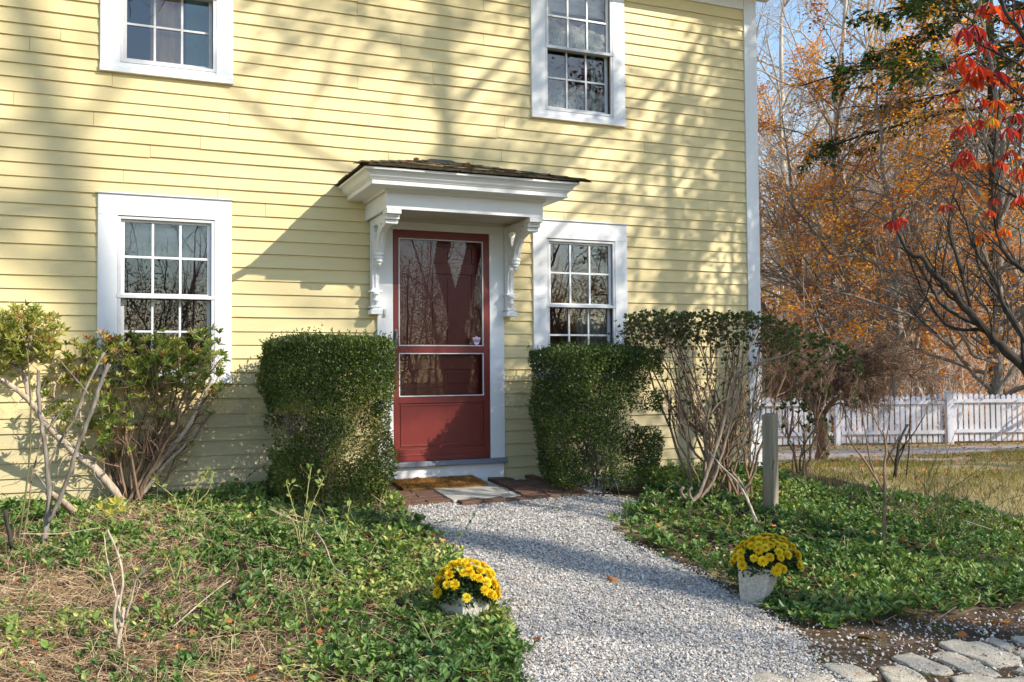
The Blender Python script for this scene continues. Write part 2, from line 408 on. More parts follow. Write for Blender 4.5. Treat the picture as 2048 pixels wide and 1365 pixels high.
# ------------------------------------------------------------------ light and sky
SUN_AZ, SUN_EL = math.radians(40), math.radians(33)
SDIR = np.array([math.sin(SUN_AZ)*math.cos(SUN_EL), -math.cos(SUN_AZ)*math.cos(SUN_EL), math.sin(SUN_EL)])
w = bpy.data.worlds.new('World'); SC.world = w; w.use_nodes = True
nt = w.node_tree; nt.nodes.clear(); wo = nt.nodes.new('ShaderNodeOutputWorld'); bg = nt.nodes.new('ShaderNodeBackground')
sk = nt.nodes.new('ShaderNodeTexSky'); sk.sky_type = 'NISHITA'; sk.sun_disc = False
sk.sun_elevation = SUN_EL; sk.sun_rotation = PI-SUN_AZ; sk.air_density = 1.3; sk.dust_density = .5; sk.ozone_density = 2.5
bg.inputs[1].default_value = .15
nt.links.new(sk.outputs[0], bg.inputs[0]); nt.links.new(bg.outputs[0], wo.inputs[0])
sl = bpy.data.lights.new('sun', 'SUN'); sl.energy = 3.8; sl.angle = math.radians(.53); sl.color = (1, .91, .76)
so = bpy.data.objects.new('sun', sl); COL.objects.link(so); so.rotation_euler = Vector(SDIR).to_track_quat('Z', 'Y').to_euler(); so.location = (10, -10, 12)
SC.view_settings.view_transform = 'Standard'; SC.view_settings.look = 'None'; SC.view_settings.exposure = .88; SC.view_settings.gamma = 1
SC.cycles.max_bounces = 6; SC.cycles.diffuse_bounces = 3; SC.cycles.glossy_bounces = 3; SC.cycles.transmission_bounces = 4
SC.cycles.transparent_max_bounces = 8; SC.cycles.caustics_reflective = False; SC.cycles.caustics_refractive = False
SC.cycles.sample_clamp_indirect = 6

# ------------------------------------------------------------------ growing things
def grow(start, d, length, rad, S=6, wob=.25, up=0., tip=.35):
    n = len(start); P = np.empty((n, S, 3)); P[:, 0] = start; d = unit(d.copy())
    st = (length/(S-1))[:, None]
    for i in range(1, S):
        d = unit(d+rng.normal(size=(n, 3))*wob+np.array([0, 0, up]))
        P[:, i] = P[:, i-1]+d*st
    R = rad[:, None]*np.linspace(1, tip, S)[None]
    return P, R
def spawn(P, R, k, t0=.25, t1=1., ang=(30, 60), lf=(.4, .7), rf=.6, flat=None):
    n, S, _ = P.shape
    L = np.linalg.norm(np.diff(P, axis=1), axis=2).sum(1)
    idx = np.repeat(np.arange(n), k); m = len(idx)
    t = t0+(t1-t0)*rng.random(m); f = t*(S-1); i = np.minimum(f.astype(int), S-2); u = (f-i)[:, None]
    p = P[idx, i]*(1-u)+P[idx, i+1]*u
    d = unit(P[idx, i+1]-P[idx, i])
    r = R[idx, i]*(1-u[:, 0])+R[idx, i+1]*u[:, 0]
    perp = unit(np.cross(d, rdir(m)))
    a = np.radians(rng.uniform(ang[0], ang[1], m))[:, None]
    nd = d*np.cos(a)+perp*np.sin(a)
    if flat is not None: nd[:, 2] = nd[:, 2]*flat; nd = unit(nd)
    ln = L[idx]*rng.uniform(lf[0], lf[1], m)*(1-.45*t)
    return p, nd, ln, r*rf

def tree_mesh(H, r0, kind='bare', n1=22, n2=7, n3=5, n4=0, low=.3, lean=(0, 0), nside=6, up1=.05):
    """returns (trunk builder, list of tip polylines) in local coordinates"""
    mb = MB()
    S = 12
    t = np.linspace(0, 1, S)
    P = np.zeros((1, S, 3)); P[0, :, 2] = t*H
    wv = np.cumsum(rng.normal(size=(S, 2))*.012*H, axis=0); wv -= wv[0]
    P[0, :, 0] = wv[:, 0]+lean[0]*t*H; P[0, :, 1] = wv[:, 1]+lean[1]*t*H
    R = r0*(1-.85*t)[None]**.9+.004; R[0, 0] *= 1.35
    mb.tubes(P, R, 10, 0.)
    p, d, l, r = spawn(P, R, n1, low, .98, (35, 70), (.28, .5), .5)
    P1, R1 = grow(p, d, np.maximum(l, .1*H), r, 8, .16, up1); mb.tubes(P1, R1, nside, .2)
    p, d, l, r = spawn(P1, R1, n2, .2, 1., (25, 55), (.35, .65), .6)
    P2, R2 = grow(p, d, l, r, 6, .2, up1*.5); mb.tubes(P2, R2, 4, .4)
    p, d, l, r = spawn(P2, R2, n3, .15, 1., (20, 55), (.4, .8), .6)
    P3, R3 = grow(p, d, l, np.maximum(r, .003), 5, .22, 0.); mb.tubes(P3, R3, 3, .7)
    last = P3
    if n4:
        p, d, l, r = spawn(P3, R3, n4, .1, 1., (20, 50), (.4, .8), .6)
        P4, R4 = grow(p, d, l, np.maximum(r, .0025), 4, .2, 0.); mb.tubes(P4, R4, 3, .9); last = P4
    return mb, (P1, P2, P3, last)
def along(P, k):
    n, S, _ = P.shape; idx = np.repeat(np.arange(n), k); f = rng.random(len(idx))*(S-1); i = np.minimum(f.astype(int), S-2); u = (f-i)[:, None]
    return P[idx, i]*(1-u)+P[idx, i+1]*u, unit(P[idx, i+1]-P[idx, i])

SDATA = globals()
# ================================================================== HOUSE
house = thing('house', 'two-storey clapboard house painted pale yellow with white trim and a red front door', 'house', (0, 0, 0))
XR = 3.39; XL = -8.5; HTOP = 4.81
WINS = [('window', -2.355, .92, 2.437), ('window', 1.42, .92, 2.437), ('window', -2.345, 3.415, 4.93), ('window', 1.42, 3.415, 4.93)]
holes = []
for _, xc, z0, z1 in WINS: holes.append((xc-.365, xc+.375, z0+.085, z1-.175))
holes.append((-.50, .50, -.05, 2.29))
courses = [-.03, .106, .214, .33, .448, .563, .678, .797, .915, 1.018, 1.13, 1.242, 1.355, 1.47, 1.565, 1.672, 1.781, 1.891, 2.01, 2.118, 2.226, 2.328, 2.442,
           2.534, 2.648, 2.753, 2.86, 2.97, 3.079, 3.19, 3.297, 3.409, 3.508, 3.625, 3.723, 3.836, 3.953, 4.052, 4.16, 4.275, 4.377, 4.48, 4.587, 4.692, 4.80]
mb = MB()
for ci in range(len(courses)-1):
    z0, z1 = courses[ci], min(courses[ci+1]+.022, HTOP+.05)
    cuts = sorted([(a, b) for a, b, c, d in holes if c < z1-.02 and d > z0+.0])
    segs = []; x = XL
    for a, b in cuts: segs.append((x, a)); x = b
    segs.append((x, XR))
    for a, b in segs:
        x = a-random.random()*1.5 if a == XL else a
        while x < b:
            ln = random.choice([1.2, 1.6, 1.9, 2.4, 2.8, 3.4])
            e = min(b, x+ln)
            if b-e < .35: e = b
            n = max(1, int((e-x)/.3)); jz = random.gauss(0, .0022); bow = random.gauss(0, .0018)
            t = np.linspace(0, 1, n+1); xs = x+.0012+(e-x-.0024)*t
            wv = np.cumsum(rng.normal(size=n+1))*.0010
            zb = z0+jz+bow*np.sin(t*PI)+wv; yb = -.019+rng.normal(size=n+1)*.0009+random.gauss(0, .0008)
            V = np.stack([np.stack([xs, np.full(n+1, .004), zb], 1), np.stack([xs, yb, zb], 1),
                          np.stack([xs, yb+.0012, zb+.002], 1), np.stack([xs, np.full(n+1, -.0025), np.full(n+1, z1)], 1),
                          np.stack([xs, np.full(n+1, .004), np.full(n+1, z1)], 1)], 1).reshape(-1, 3)
            F = []
            for i in range(n):
                for k in range(5):
                    k2 = (k+1) % 5; F.append((i*5+k, i*5+k2, (i+1)*5+k2, (i+1)*5+k))
            mb.add(V, F, random.random())
            e5 = n*5
            mb.f.append(np.array([[4, 3, 2, 1, 0]])+mb.n-len(V)); mb.m.append(np.zeros(1, np.int32))
            mb.f.append(np.array([[0, 1, 2, 3, 4]])+mb.n-len(V)+e5); mb.m.append(np.zeros(1, np.int32))
            x = e
mb.build('clapboard_wall', MAT['clapboard_paint'], house)
# wall core with the window and door holes left open, then the rest of the shell
mb = MB()
xs = sorted({XL, XR+.12, *[h[0] for h in holes], *[h[1] for h in holes]}); zs = sorted({-.4, 5.3, *[h[2] for h in holes], *[h[3] for h in holes]})
for i in range(len(xs)-1):
    for j in range(len(zs)-1):
        cx_, cz_ = (xs[i]+xs[i+1])/2, (zs[j]+zs[j+1])/2
        if any(h[0] < cx_ < h[1] and h[2] < cz_ < h[3] for h in holes): continue
        mb.box(xs[i], xs[i+1], .006, .14, zs[j], zs[j+1])
mb.build('wall_core', MAT['room_wall'], house)
mb = MB(); mb.box(XR, 3.53, .141, 7., -.4, 5.3); mb.box(XL-.14, XL-.001, .006, 7., -.4, 5.3)
# back wall with one bright window opening seen through the front room
bw = (-1.62, -.72, .95, 2.2)
for a, b, c, d in ((XL, bw[0], -.4, 5.3), (bw[1], 3.389, -.4, 5.3), (bw[0], bw[1], -.4, bw[2]), (bw[0], bw[1], bw[3], 5.3)): mb.box(a, b, 5.2, 5.34, c, d)
mb.build('gable_wall', MAT['room_wall'], house)
mb = MB()
for x in (bw[0]+.3, bw[0]+.6): mb.box(x-.015, x+.015, 5.19, 5.22, bw[2], bw[3])
for z in (1.27, 1.58, 1.89): mb.box(bw[0], bw[1], 5.188, 5.218, z-.015, z+.015)
mb.build('rear_window_grille', MAT['window_dark'], house)
mb = MB(); mb.box(XL, 3.388, .142, 5.19, .1, .2); mb.box(XL, 3.388, .142, 5.19, 2.62, 2.85); mb.build('floor', MAT['room_floor'], house)
mb = MB(); mb.box(XL, 3.388, .142, 5.19, 5.18, 5.25); mb.build('ceiling', MAT['room_wall'], house)
mb = MB(); mb.box(.62, .72, .145, 5.18, .201, 2.619); mb.box(-.72, -.62, .145, 5.18, .201, 2.619); mb.box(-.05, .05, .145, 5.18, 2.851, 5.179)
mb.build('room_partition', MAT['room_orange'], house)
mb = MB(); mb.box(.73, 3.38, .85, .90, .201, 2.618); mb.build('room_back_panel', MAT['room_orange'], house)
# roof
mb = MB()
V = [(XL-.3, -.42, 5.08), (3.83, -.42, 5.08), (3.83, 2.7, 7.4), (XL-.3, 2.7, 7.4), (XL-.3, 7.3, 4.9), (3.83, 7.3, 4.9)]
V2 = [(x, y, z+.12) for x, y, z in V]
mb.add(V+V2, [(0, 1, 2, 3), (3, 2, 5, 4), (6, 9, 8, 7), (9, 10, 11, 8), (0, 6, 7, 1), (1, 7, 8, 2), (2, 8, 11, 5), (4, 5, 11, 10), (3, 9, 6, 0), (4, 10, 9, 3)])
mb.build('roof', MAT['house_roof'], house)
mb = MB(); mb.add([(3.40, .01, 5.3), (3.40, 6.9, 5.3), (3.40, 2.7, 7.3), (3.54, .01, 5.3), (3.54, 6.9, 5.3), (3.54, 2.7, 7.3)], [(0, 2, 1), (3, 4, 5)]); mb.build('gable', MAT['clapboard_paint'], house)
# corner board, frieze, eave
mb = MB(); mb.box(XR+.001, 3.545, -.028, .006, -.05, 4.955); mb.box(3.5305, 3.548, -.0285, .12, -.05, 4.955); mb.build('corner_board', MAT['white_paint'], house, bevel=.003)
mb = MB(); mb.box(XL, 3.388, -.027, .005, HTOP, 4.955); mb.box(XL, 3.60, -.055, .12, 4.956, 5.0); mb.build('frieze_board', MAT['white_paint'], house, bevel=.003)
mb = MB(); mb.box(XL-.2, 3.80, -.40, .14, 5.001, 5.03); mb.box(XL-.2, 3.80, -.43, -.401, 4.985, 5.16); mb.build('eave_soffit', MAT['white_paint'], house, bevel=.003)
mb = MB(); mb.box(XL, 3.39, -.006, .01, -.5, -.03); mb.build('foundation', MAT['slate_slab'], house)

# ---- windows
def make_window(xc, z0, z1, spec):
    ho = (xc-.365, xc+.375, z0+.085, z1-.175)
    xl, xr = xc-.51, xc+.51
    mb = MB()                                                    # flat casing
    e = .0006
    mb.box(xl, ho[0]-.0, -.034, .003, z0+.05, z1-.168)
    mb.box(ho[1]+.0, xr, -.034, .003, z0+.05, z1-.168)
    mb.box(xl, xr, -.0345, .003, z1-.1675, z1)
    mb.box(xl-.012, xr+.012, -.05, .003, z1+.0005, z1+.012)       # drip cap
    mb.box(xl-.003, xr+.003, -.046, .003, z0, z0+.0495)
    f = mb.build('window', MAT['white_paint'], house, bevel=.0025)
    mb = MB(); mb.box(ho[0]-.005, ho[1]+.005, -.026, .06, z0+.0500, z0+.086); mb.build('sill', MAT['white_paint'], f, bevel=.003)
    zm = z0+.704                                                  # meeting rail (storm)
    a, b = ho[0]+.001, ho[1]-.001; c, d = z0+.087, z1-.176
    mb = MB(); w_ = .024
    mb.box(a, a+w_, -.03, -.006, c, d); mb.box(b-w_, b, -.03, -.006, c, d)
    mb.box(a+w_, b-w_, -.03, -.006, d-w_*.8, d); mb.box(a+w_, b-w_, -.03, -.006, c, c+w_)
    mb.box(a-.008, b+.008, -.037, -.0045, zm-.014, zm+.014)
    mb.build('storm_frame', MAT['old_white_metal'], f, bevel=.0015)
    A, B = a+w_, b-w_
    # two sashes, three by two lights each
    def sash(za, zb, y, m, name):
        mb = MB(); s = .028
        mb.box(A, A+s, y, y+.03, za, zb); mb.box(B-s, B, y, y+.03, za, zb)
        mb.box(A+s, B-s, y, y+.03, za, za+s*1.2); mb.box(A+s, B-s, y, y+.03, zb-s, zb)
        xw = (B-A-2*s)/3; zc = (za+zb)/2+.01
        for k in (1, 2):
            x = A+s+k*xw; mb.box(x-.009, x+.009, y+.003, y+.027, za+s*1.2+.0005, zb-s-.0005)
        for k in range(3):
            mb.box(A+s+k*xw+(.0095 if k else .0005), A+s+(k+1)*xw-(.0095 if k < 2 else .0005), y+.0035, y+.0265, zc-.009, zc+.009)
        o = mb.build(name, MAT[m], f, bevel=.0015)
        g = MB(); za2, zb2 = za+s, zb-s
        nz = 12
        V = [(x, y+.015, za2+(zb2-za2)*k/nz) for k in range(nz+1) for x in (A+s-.004, B-s+.004)]
        F = [(2*k, 2*k+1, 2*k+3, 2*k+2) for k in range(nz)]
        # the film's height runs down from left to right
        rr = []
        for k in range(nz+1):
            for q in (0, 1): rr.append((.62-.30*q-(k/nz)*.95+spec.get('frost', 0)))
        g.add(V, F, np.array(rr)); g.build('pane', MAT['frosted_glass' if 'frost' in spec else 'window_glass'], f)
    sash(zm-.006, d-.012, .002, 'white_paint', 'sash')
    sash(c+.022, zm+.02, .036, 'old_white_metal', 'sash')
    # jamb lining
    MB().box(a-.0, a+.006, .0665, .139, c, d).build('jamb', MAT['white_trim'], f); MB().box(b-.006, b, .0665, .139, c, d).build('jamb', MAT['white_trim'], f)
    return f, A, B, c, d, zm
def wavy(f, x0, x1, z0, z1, y, mat, n=60, amp=.02, freq=60., name='curtain'):
    xs = np.linspace(x0, x1, n); ys = y+amp*np.sin(xs*freq+np.sin(xs*17)*1.2)
    V = np.concatenate([np.stack([xs, ys, np.full(n, z0)], 1), np.stack([xs, ys*1.0, np.full(n, z1)], 1)])
    F = [(i, i+1, n+i+1, n+i) for i in range(n-1)]
    return MB().add(V, F).build(name, MAT[mat], f, smooth=True)
f, A, B, c, d, zm = make_window(*WINS[0][1:], {})
MB().box(A+.0, B-.0, .10, .106, d-.30, d).build('blind', MAT['blind_cloth'], f)
wavy(f, A-.02, A+.30, c, zm+.05, .16, 'curtain_cloth'); wavy(f, B-.17, B+.02, c, d, .17, 'curtain_cloth')
f, A, B, c, d, zm = make_window(*WINS[1][1:], {})
wavy(f, A-.02, A+.07, c, zm, .15, 'sheer_cloth'); wavy(f, B-.30, B+.02, c, zm, .17, 'sheer_cloth', freq=90); wavy(f, A+.07, A+.32, c, zm, .16, 'curtain_cloth')
f, A, B, c, d, zm = make_window(*WINS[2][1:], {})
MB().box(A+.21, A+.47, .145, .175, c-.1, d+.1).build('shutter_panel', MAT['warm_wood'], f, bevel=.004)
MB().box(A+.50, B+.05, .30, .32, c-.1, d+.1).build('blind', MAT['green_cloth'], f)
f, A, B, c, d, zm = make_window(*WINS[3][1:], {'frost': .22})
MB().box(A, B, .10, .106, zm+.40, d).build('blind', MAT['blind_cloth'], f); wavy(f, B-.13, B-.06, c, d, .16, 'green_cloth', n=30)

# ---- front door
door = MB()
door.box(-.605, -.462, -.036, .004, .2055, 2.274); door.box(.462, .605, -.036, .004, .2055, 2.274); door.box(-.605, .605, -.0365, .004, 2.2745, 2.345)
door = door.build('door_surround', MAT['white_paint'], house, bevel=.003)
for x0, x1, z0, z1 in ((-.499, -.463, .206, 2.273), (.463, .499, .206, 2.273), (-.4625, .4625, 2.2735, 2.289)): MB().box(x0, x1, .005, .139, z0, z1).build('jamb', MAT['dark_red_paint'], door)
mb = MB(); mb.box(-.615, .615, -.085, .12, .160, .205); mb.build('threshold', MAT['grey_sill'], door, bevel=.006)
mb = MB(); mb.box(-.590, .590, -.045, .02, -.05, .1595); mb.build('riser', MAT['white_paint'], door, bevel=.003)
mb = MB(); mb.box(-.553, -.531, -.052, -.0365, 1.49, 1.56); mb.box(-.549, -.535, -.060, -.0522, 1.505, 1.53); mb.build('doorbell', MAT['plastic_grey'], door, bevel=.002)
storm = MB()
Y0, Y1 = -.030, .0
z_ = (.208, 2.272); gl = [(1.235, 2.200), (.782, 1.172)]
storm.box(-.457, -.410, Y0, Y1, *z_); storm.box(.400, .457, Y0, Y1, *z_)
storm.box(-.4095, .3995, Y0, Y1, 2.2005, z_[1]); storm.box(-.4095, .3995, Y0, Y1, 1.1725, 1.2345)
storm.box(-.4095, .3995, Y0, Y1, .722, .7815); storm.box(-.4095, .3995, Y0, Y1, z_[0], .318)
storm.box(-.4095, .3995, Y0+.010, Y1-.004, .3185, .7215)
storm.box(-.395, .385, Y0+.0045, Y0+.0095, .338, .352); storm.box(-.395, .385, Y0+.0045, Y0+.0095, .700, .712)
storm.box(.371, .385, Y0+.004, Y0+.0095, .3525, .6995); storm.box(-.395, -.381, Y0+.004, Y0+.0095, .3525, .6995)
storm.box(-.4095, .3995, Y0-.004, Y0-.0004, .258, .266)
storm = storm.build('storm_door', MAT['red_paint'], house, bevel=.003)
for (za, zb) in gl:
    mb = MB(); t_ = .009
    mb.box(-.4092, -.4092+t_, Y0-.003, Y1-.008, za, zb); mb.box(.3992-t_, .3992, Y0-.003, Y1-.008, za, zb)
    mb.box(-.4092+t_, .3992-t_, Y0-.003, Y1-.008, za, za+t_); mb.box(-.4092+t_, .3992-t_, Y0-.003, Y1-.008, zb-t_, zb)
    mb.build('glazing_bead', MAT['old_white_metal'], storm)
    mb = MB(); mb.add([(-.402, -.017, za+.004), (.392, -.017, za+.004), (.392, -.017, zb-.004), (-.402, -.017, zb-.004)], [(0, 1, 2, 3)]); mb.build('glass_pane', MAT['door_glass'], storm)
mb = MB(); mb.lathe([(0, -.004), (.014, -.004), (.015, 0), (.0, .004)], (-.436, -.036, 1.33), 12, axis='y')
mb.tube([(-.436, -.036, 1.365), (-.436, -.062, 1.35), (-.436, -.066, 1.30), (-.436, -.060, 1.25), (-.436, -.033, 1.235)], [.006, .008, .009, .008, .006], 8)
mb.box(-.448, -.424, -.038, -.0305, 1.22, 1.385); mb.build('handle', MAT['pewter'], storm, smooth=False)
# shield sticker in the lower corner of the upper glass
def shield(s, x, z, y):
    pts = [(-.5, .42), (-.25, .40), (0, .55), (.25, .40), (.5, .42), (.44, .0), (.30, -.32), (0, -.55), (-.30, -.32), (-.44, .0)]
    V = [(x+a*s, y, z+b*s) for a, b in pts]; V2 = [(a, y+.001, b) for a, _, b in V]
    F = [tuple(range(10))]; return V, F
mb = MB()
V, F = shield(.085, .335, 1.285, -.0185); mb.add(V, F)
st = mb.build('sticker', [MAT['sticker_red']], storm)
mb = MB(); V, F = shield(.075, .335, 1.285, -.0191); mb.add(V, F); mb.build('sticker_face', MAT['sticker_white'], storm)
mb = MB(); mb.box(.304, .366, -.0199, -.0194, 1.272, 1.296); mb.build('sticker_band', MAT['sticker_blue'], storm)
mb = MB()
for x_, w_, z0_, z1_ in ((.309, .016, 1.278, 1.290), (.329, .008, 1.276, 1.286), (.342, .009, 1.279, 1.292), (.354, .008, 1.277, 1.287)): mb.box(x_, x_+w_, -.0205, -.0202, z0_, z1_)
mb.build('sticker_mark', MAT['sticker_white'], storm)
# inner door, six panels
mb = MB(); yb = .075
mb.box(-.4615, .4615, yb+.012, yb+.04, .207, 2.272)
rails = [(.207, .40), (.73, .86), (1.02, 1.16), (1.90, 2.0), (2.15, 2.272)]
for a, b in rails: mb.box(-.4615, .4615, yb, yb+.0115, a, b)
for a, b in ((.4005, .7295), (.8605, 1.0195), (1.1605, 1.8995), (2.0005, 2.1495)):
    for x0, x1 in ((-.4615, -.33), (-.055, .055), (.33, .4615)): mb.box(x0, x1, yb, yb+.0115, a, b)
    for x0, x1 in ((-.295, -.09), (.09, .295)):
        if b-a > .1: mb.box(x0, x1, yb+.004, yb+.0115, a+.035, b-.035)
inner = mb.build('inner_door', MAT['dark_red_paint'], house, bevel=.004)
mb = MB(); mb.lathe([(0, -.03), (.02, -.028), (.026, -.012), (.012, .0), (.012, .02)], (-.40, .05, 1.09), 14, axis='y'); mb.tube([(-.40, .03, 1.09), (-.35, .025, 1.092), (-.31, .028, 1.088)], [.008, .008, .006], 8)
mb.box(-.385, -.31, .066, .0745, 1.0, 1.03); mb.build('handle', MAT['brass'], inner, smooth=True)

# ---- door canopy
def sweep(prof, ax, by):
    """prof: (out, z) ; U path round a box of half width ax and depth by"""
    mb = MB(); V = []
    for o_, z in prof: V += [(-ax-o_, .004, z), (-ax-o_, -by-o_, z), (ax+o_, -by-o_, z), (ax+o_, .004, z)]
    F = []
    for j in range(len(prof)-1):
        for k in range(3): F.append((j*4+k, j*4+k+1, (j+1)*4+k+1, (j+1)*4+k))
    return mb.add(V, F)
canopy = MB()
for x0, x1, y0, y1 in ((-.706, .706, -.69, -.665), (-.706, -.681, -.6648, .004), (.681, .706, -.6648, .004)): canopy.box(x0, x1, y0, y1, 2.338, 2.50)
canopy.box(-.87, .87, -.855, .004, 2.5005, 2.508)
canopy = canopy.build('door_canopy', MAT['white_paint'], house, bevel=.003)
mb = sweep([(.012, 2.476), (.014, 2.484), (.02, 2.494), (.03, 2.5004)], .706, .69); mb.build('bed_mould', MAT['white_paint'], canopy)
cp_ = [(.0, 2.5085), (.0, 2.499), (.160, 2.499), (.160, 2.541), (.170, 2.541), (.172, 2.548), (.180, 2.552), (.190, 2.562), (.198, 2.576), (.210, 2.592), (.226, 2.602), (.238, 2.605), (.240, 2.622), (.0, 2.626)]
mb = sweep(cp_, .706, .69); mb.build('cornice', MAT['white_paint'], canopy, bevel=.0015)
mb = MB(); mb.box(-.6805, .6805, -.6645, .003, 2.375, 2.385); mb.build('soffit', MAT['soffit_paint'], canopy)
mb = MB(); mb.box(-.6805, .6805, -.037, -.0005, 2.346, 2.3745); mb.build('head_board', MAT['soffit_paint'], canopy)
# shingled hip roof
EX, EY, EZ, RX, RZ = .968, .95, 2.628, .10, 2.905
mb = MB()
core = [(-EX+.02, .0, EZ), (-EX+.02, -EY+.02, EZ), (EX-.02, -EY+.02, EZ), (EX-.02, .0, EZ), (-RX, .0, RZ-.01), (RX, .0, RZ-.01)]
mb.add(core, [(0, 1, 2, 3)]); mb.add(core, [(0, 4, 1)]); mb.add(core, [(2, 5, 3)]); mb.add(core, [(1, 4, 5, 2)]); mb.add(core, [(0, 3, 5, 4)])
def shingles(P0, P1, Q0, Q1, rows=9):
    """eave P0-P1, top Q0-Q1"""
    P0, P1, Q0, Q1 = map(np.array, (P0, P1, Q0, Q1))
    nrm = unit(np.cross(P1-P0, Q0-P0)[None])[0]
    if nrm[2] < 0: nrm = -nrm
    for k in range(rows):
        a, b = k/rows, min(1, (k+1.35)/rows)
        A0, A1 = P0+(Q0-P0)*a, P1+(Q1-P1)*a; B0, B1 = P0+(Q0-P0)*b, P1+(Q1-P1)*b
        L = np.linalg.norm(A1-A0); s = -random.random()*.1; 
        while s < L:
            wdt = random.uniform(.07, .17); t0 = max(0, s/L); t1 = min(1, (s+wdt-.004)/L); s += wdt
            if t1 <= t0: continue
            j = random.gauss(0, .006); up = (P0-Q0)/np.linalg.norm(P0-Q0)
            th = .010+random.random()*.008; hh = random.random()*.004
            a0 = A0+(A1-A0)*t0+up*j; a1 = A0+(A1-A0)*t1+up*(j+random.gauss(0, .002)); b0 = B0+(B1-B0)*t0; b1 = B0+(B1-B0)*t1
            V = [a0+nrm*hh, a1+nrm*hh, a1+nrm*(hh+th), a0+nrm*(hh+th), b0-nrm*.004, b1-nrm*.004, b1+nrm*.003, b0+nrm*.003]
            mb.add(V, [(0, 1, 2, 3), (3, 2, 6, 7), (0, 3, 7, 4), (1, 5, 6, 2), (0, 4, 5, 1)], random.random())
shingles((-EX, -EY, EZ), (EX, -EY, EZ), (-RX, 0, RZ), (RX, 0, RZ), 9)
shingles((-EX, 0, EZ), (-EX, -EY, EZ), (-RX, 0, RZ), (-RX-.001, -.01, RZ), 9)
shingles((EX, 0, EZ), (EX, -EY, EZ), (RX, 0, RZ), (RX+.001, -.01, RZ), 9)
# hip caps
for sx in (-1, 1):
    P0, P1 = np.array((sx*(EX+.012), -EY-.012, EZ+.012)), np.array((sx*RX, 0, RZ+.012))
    for k in range(8):
        a, b = P0+(P1-P0)*k/8, P0+(P1-P0)*(k+1.25)/8; dn = .026
        V = [a+(0, 0, .016), a+(sx*.0, -.075, -dn+.012), a+(-sx*.075, .0, -dn+.02), a+(sx*.075, 0, -dn+.01), b+(0, 0, .008), b+(0, -.075, -dn), b+(sx*.075, 0, -dn)]
        mb.add(V, [(0, 1, 5, 4), (0, 4, 6, 3), (0, 3, 1)], random.random())
mb.build('canopy_roof', MAT['shingle'], canopy)
mb = MB(); mb.add([(-EX+.05, -.024, EZ+.04), (-RX, -.024, RZ+.03), (RX, -.024, RZ+.03), (EX-.05, -.024, EZ+.04), (-EX+.05, -.020, EZ-.01), (EX-.05, -.020, EZ-.01)], [(0, 4, 5, 3), (0, 3, 2, 1)])
mb.build('flashing', MAT['flashing'], canopy)

# ---- scroll brackets (outline with pierced shapes, filled curve turned into mesh)
def plate(loops, thick, bev=.003):
    cu = bpy.data.curves.new('tmp', 'CURVE'); cu.dimensions = '2D'; cu.fill_mode = 'BOTH'; cu.extrude = thick/2-bev; cu.bevel_depth = bev; cu.bevel_resolution = 1
    for lp in loops:
        sp = cu.splines.new('POLY'); sp.points.add(len(lp)-1)
        for p_, (a, b) in zip(sp.points, lp): p_.co = (a, b, 0, 1)
        sp.use_cyclic_u = True
    o = bpy.data.objects.new('tmp', cu); COL.objects.link(o)
    bpy.context.view_layer.update()
    me = bpy.data.meshes.new_from_object(o.evaluated_get(bpy.context.evaluated_depsgraph_get()))
    n = len(me.vertices); V = np.empty(n*3, np.float32); me.vertices.foreach_get('co', V); V = V.reshape(-1, 3)
    polys = [tuple(p.vertices) for p in me.polygons]
    bpy.data.objects.remove(o); bpy.data.curves.remove(cu); bpy.data.meshes.remove(me)
    return V, polys
def smoothpts(pts, n=4):
    """Catmull-Rom through open points"""
    P = [np.array(p) for p in pts]; P = [2*P[0]-P[1]]+P+[2*P[-1]-P[-2]]; out = []
    for i in range(1, len(P)-2):
        for k in range(n):
            t = k/n; out.append(tuple(.5*((2*P[i])+(-P[i-1]+P[i+1])*t+(2*P[i-1]-5*P[i]+4*P[i+1]-P[i+2])*t*t+(-P[i-1]+3*P[i]-3*P[i+1]+P[i+2])*t**3)))
    out.append(tuple(P[-2])); return out
lower = smoothpts([(.075, 1.72), (.070, 1.80), (.078, 1.88), (.105, 1.94)])
upper = smoothpts([(.150, 1.99), (.215, 2.03), (.245, 2.085), (.275, 2.145), (.335, 2.195), (.43, 2.225)])
outline = [(.001, 1.515), (.075, 1.515), (.090, 1.525), (.090, 1.565), (.070, 1.572), (.070, 1.70)]+lower+[(.105, 1.985)]+upper+[(.50, 2.228), (.50, 2.2465), (.545, 2.2465), (.575, 2.275), (.575, 2.295), (.61, 2.30), (.625, 2.337), (.001, 2.337)]
hole1 = smoothpts([(.10, 2.27), (.20, 2.275), (.27, 2.25), (.235, 2.20), (.19, 2.13), (.165, 2.16), (.15, 2.21), (.12, 2.235)], 3)
hole2 = smoothpts([(.045, 2.17), (.075, 2.10), (.085, 2.03), (.06, 1.97), (.04, 1.90), (.035, 2.0), (.05, 2.06)], 3)
hole3 = smoothpts([(.42, 2.30), (.47, 2.305), (.50, 2.29), (.47, 2.275), (.44, 2.28)], 3)
hole4 = smoothpts([(.355, 2.255), (.385, 2.265), (.40, 2.25), (.38, 2.238)], 3)
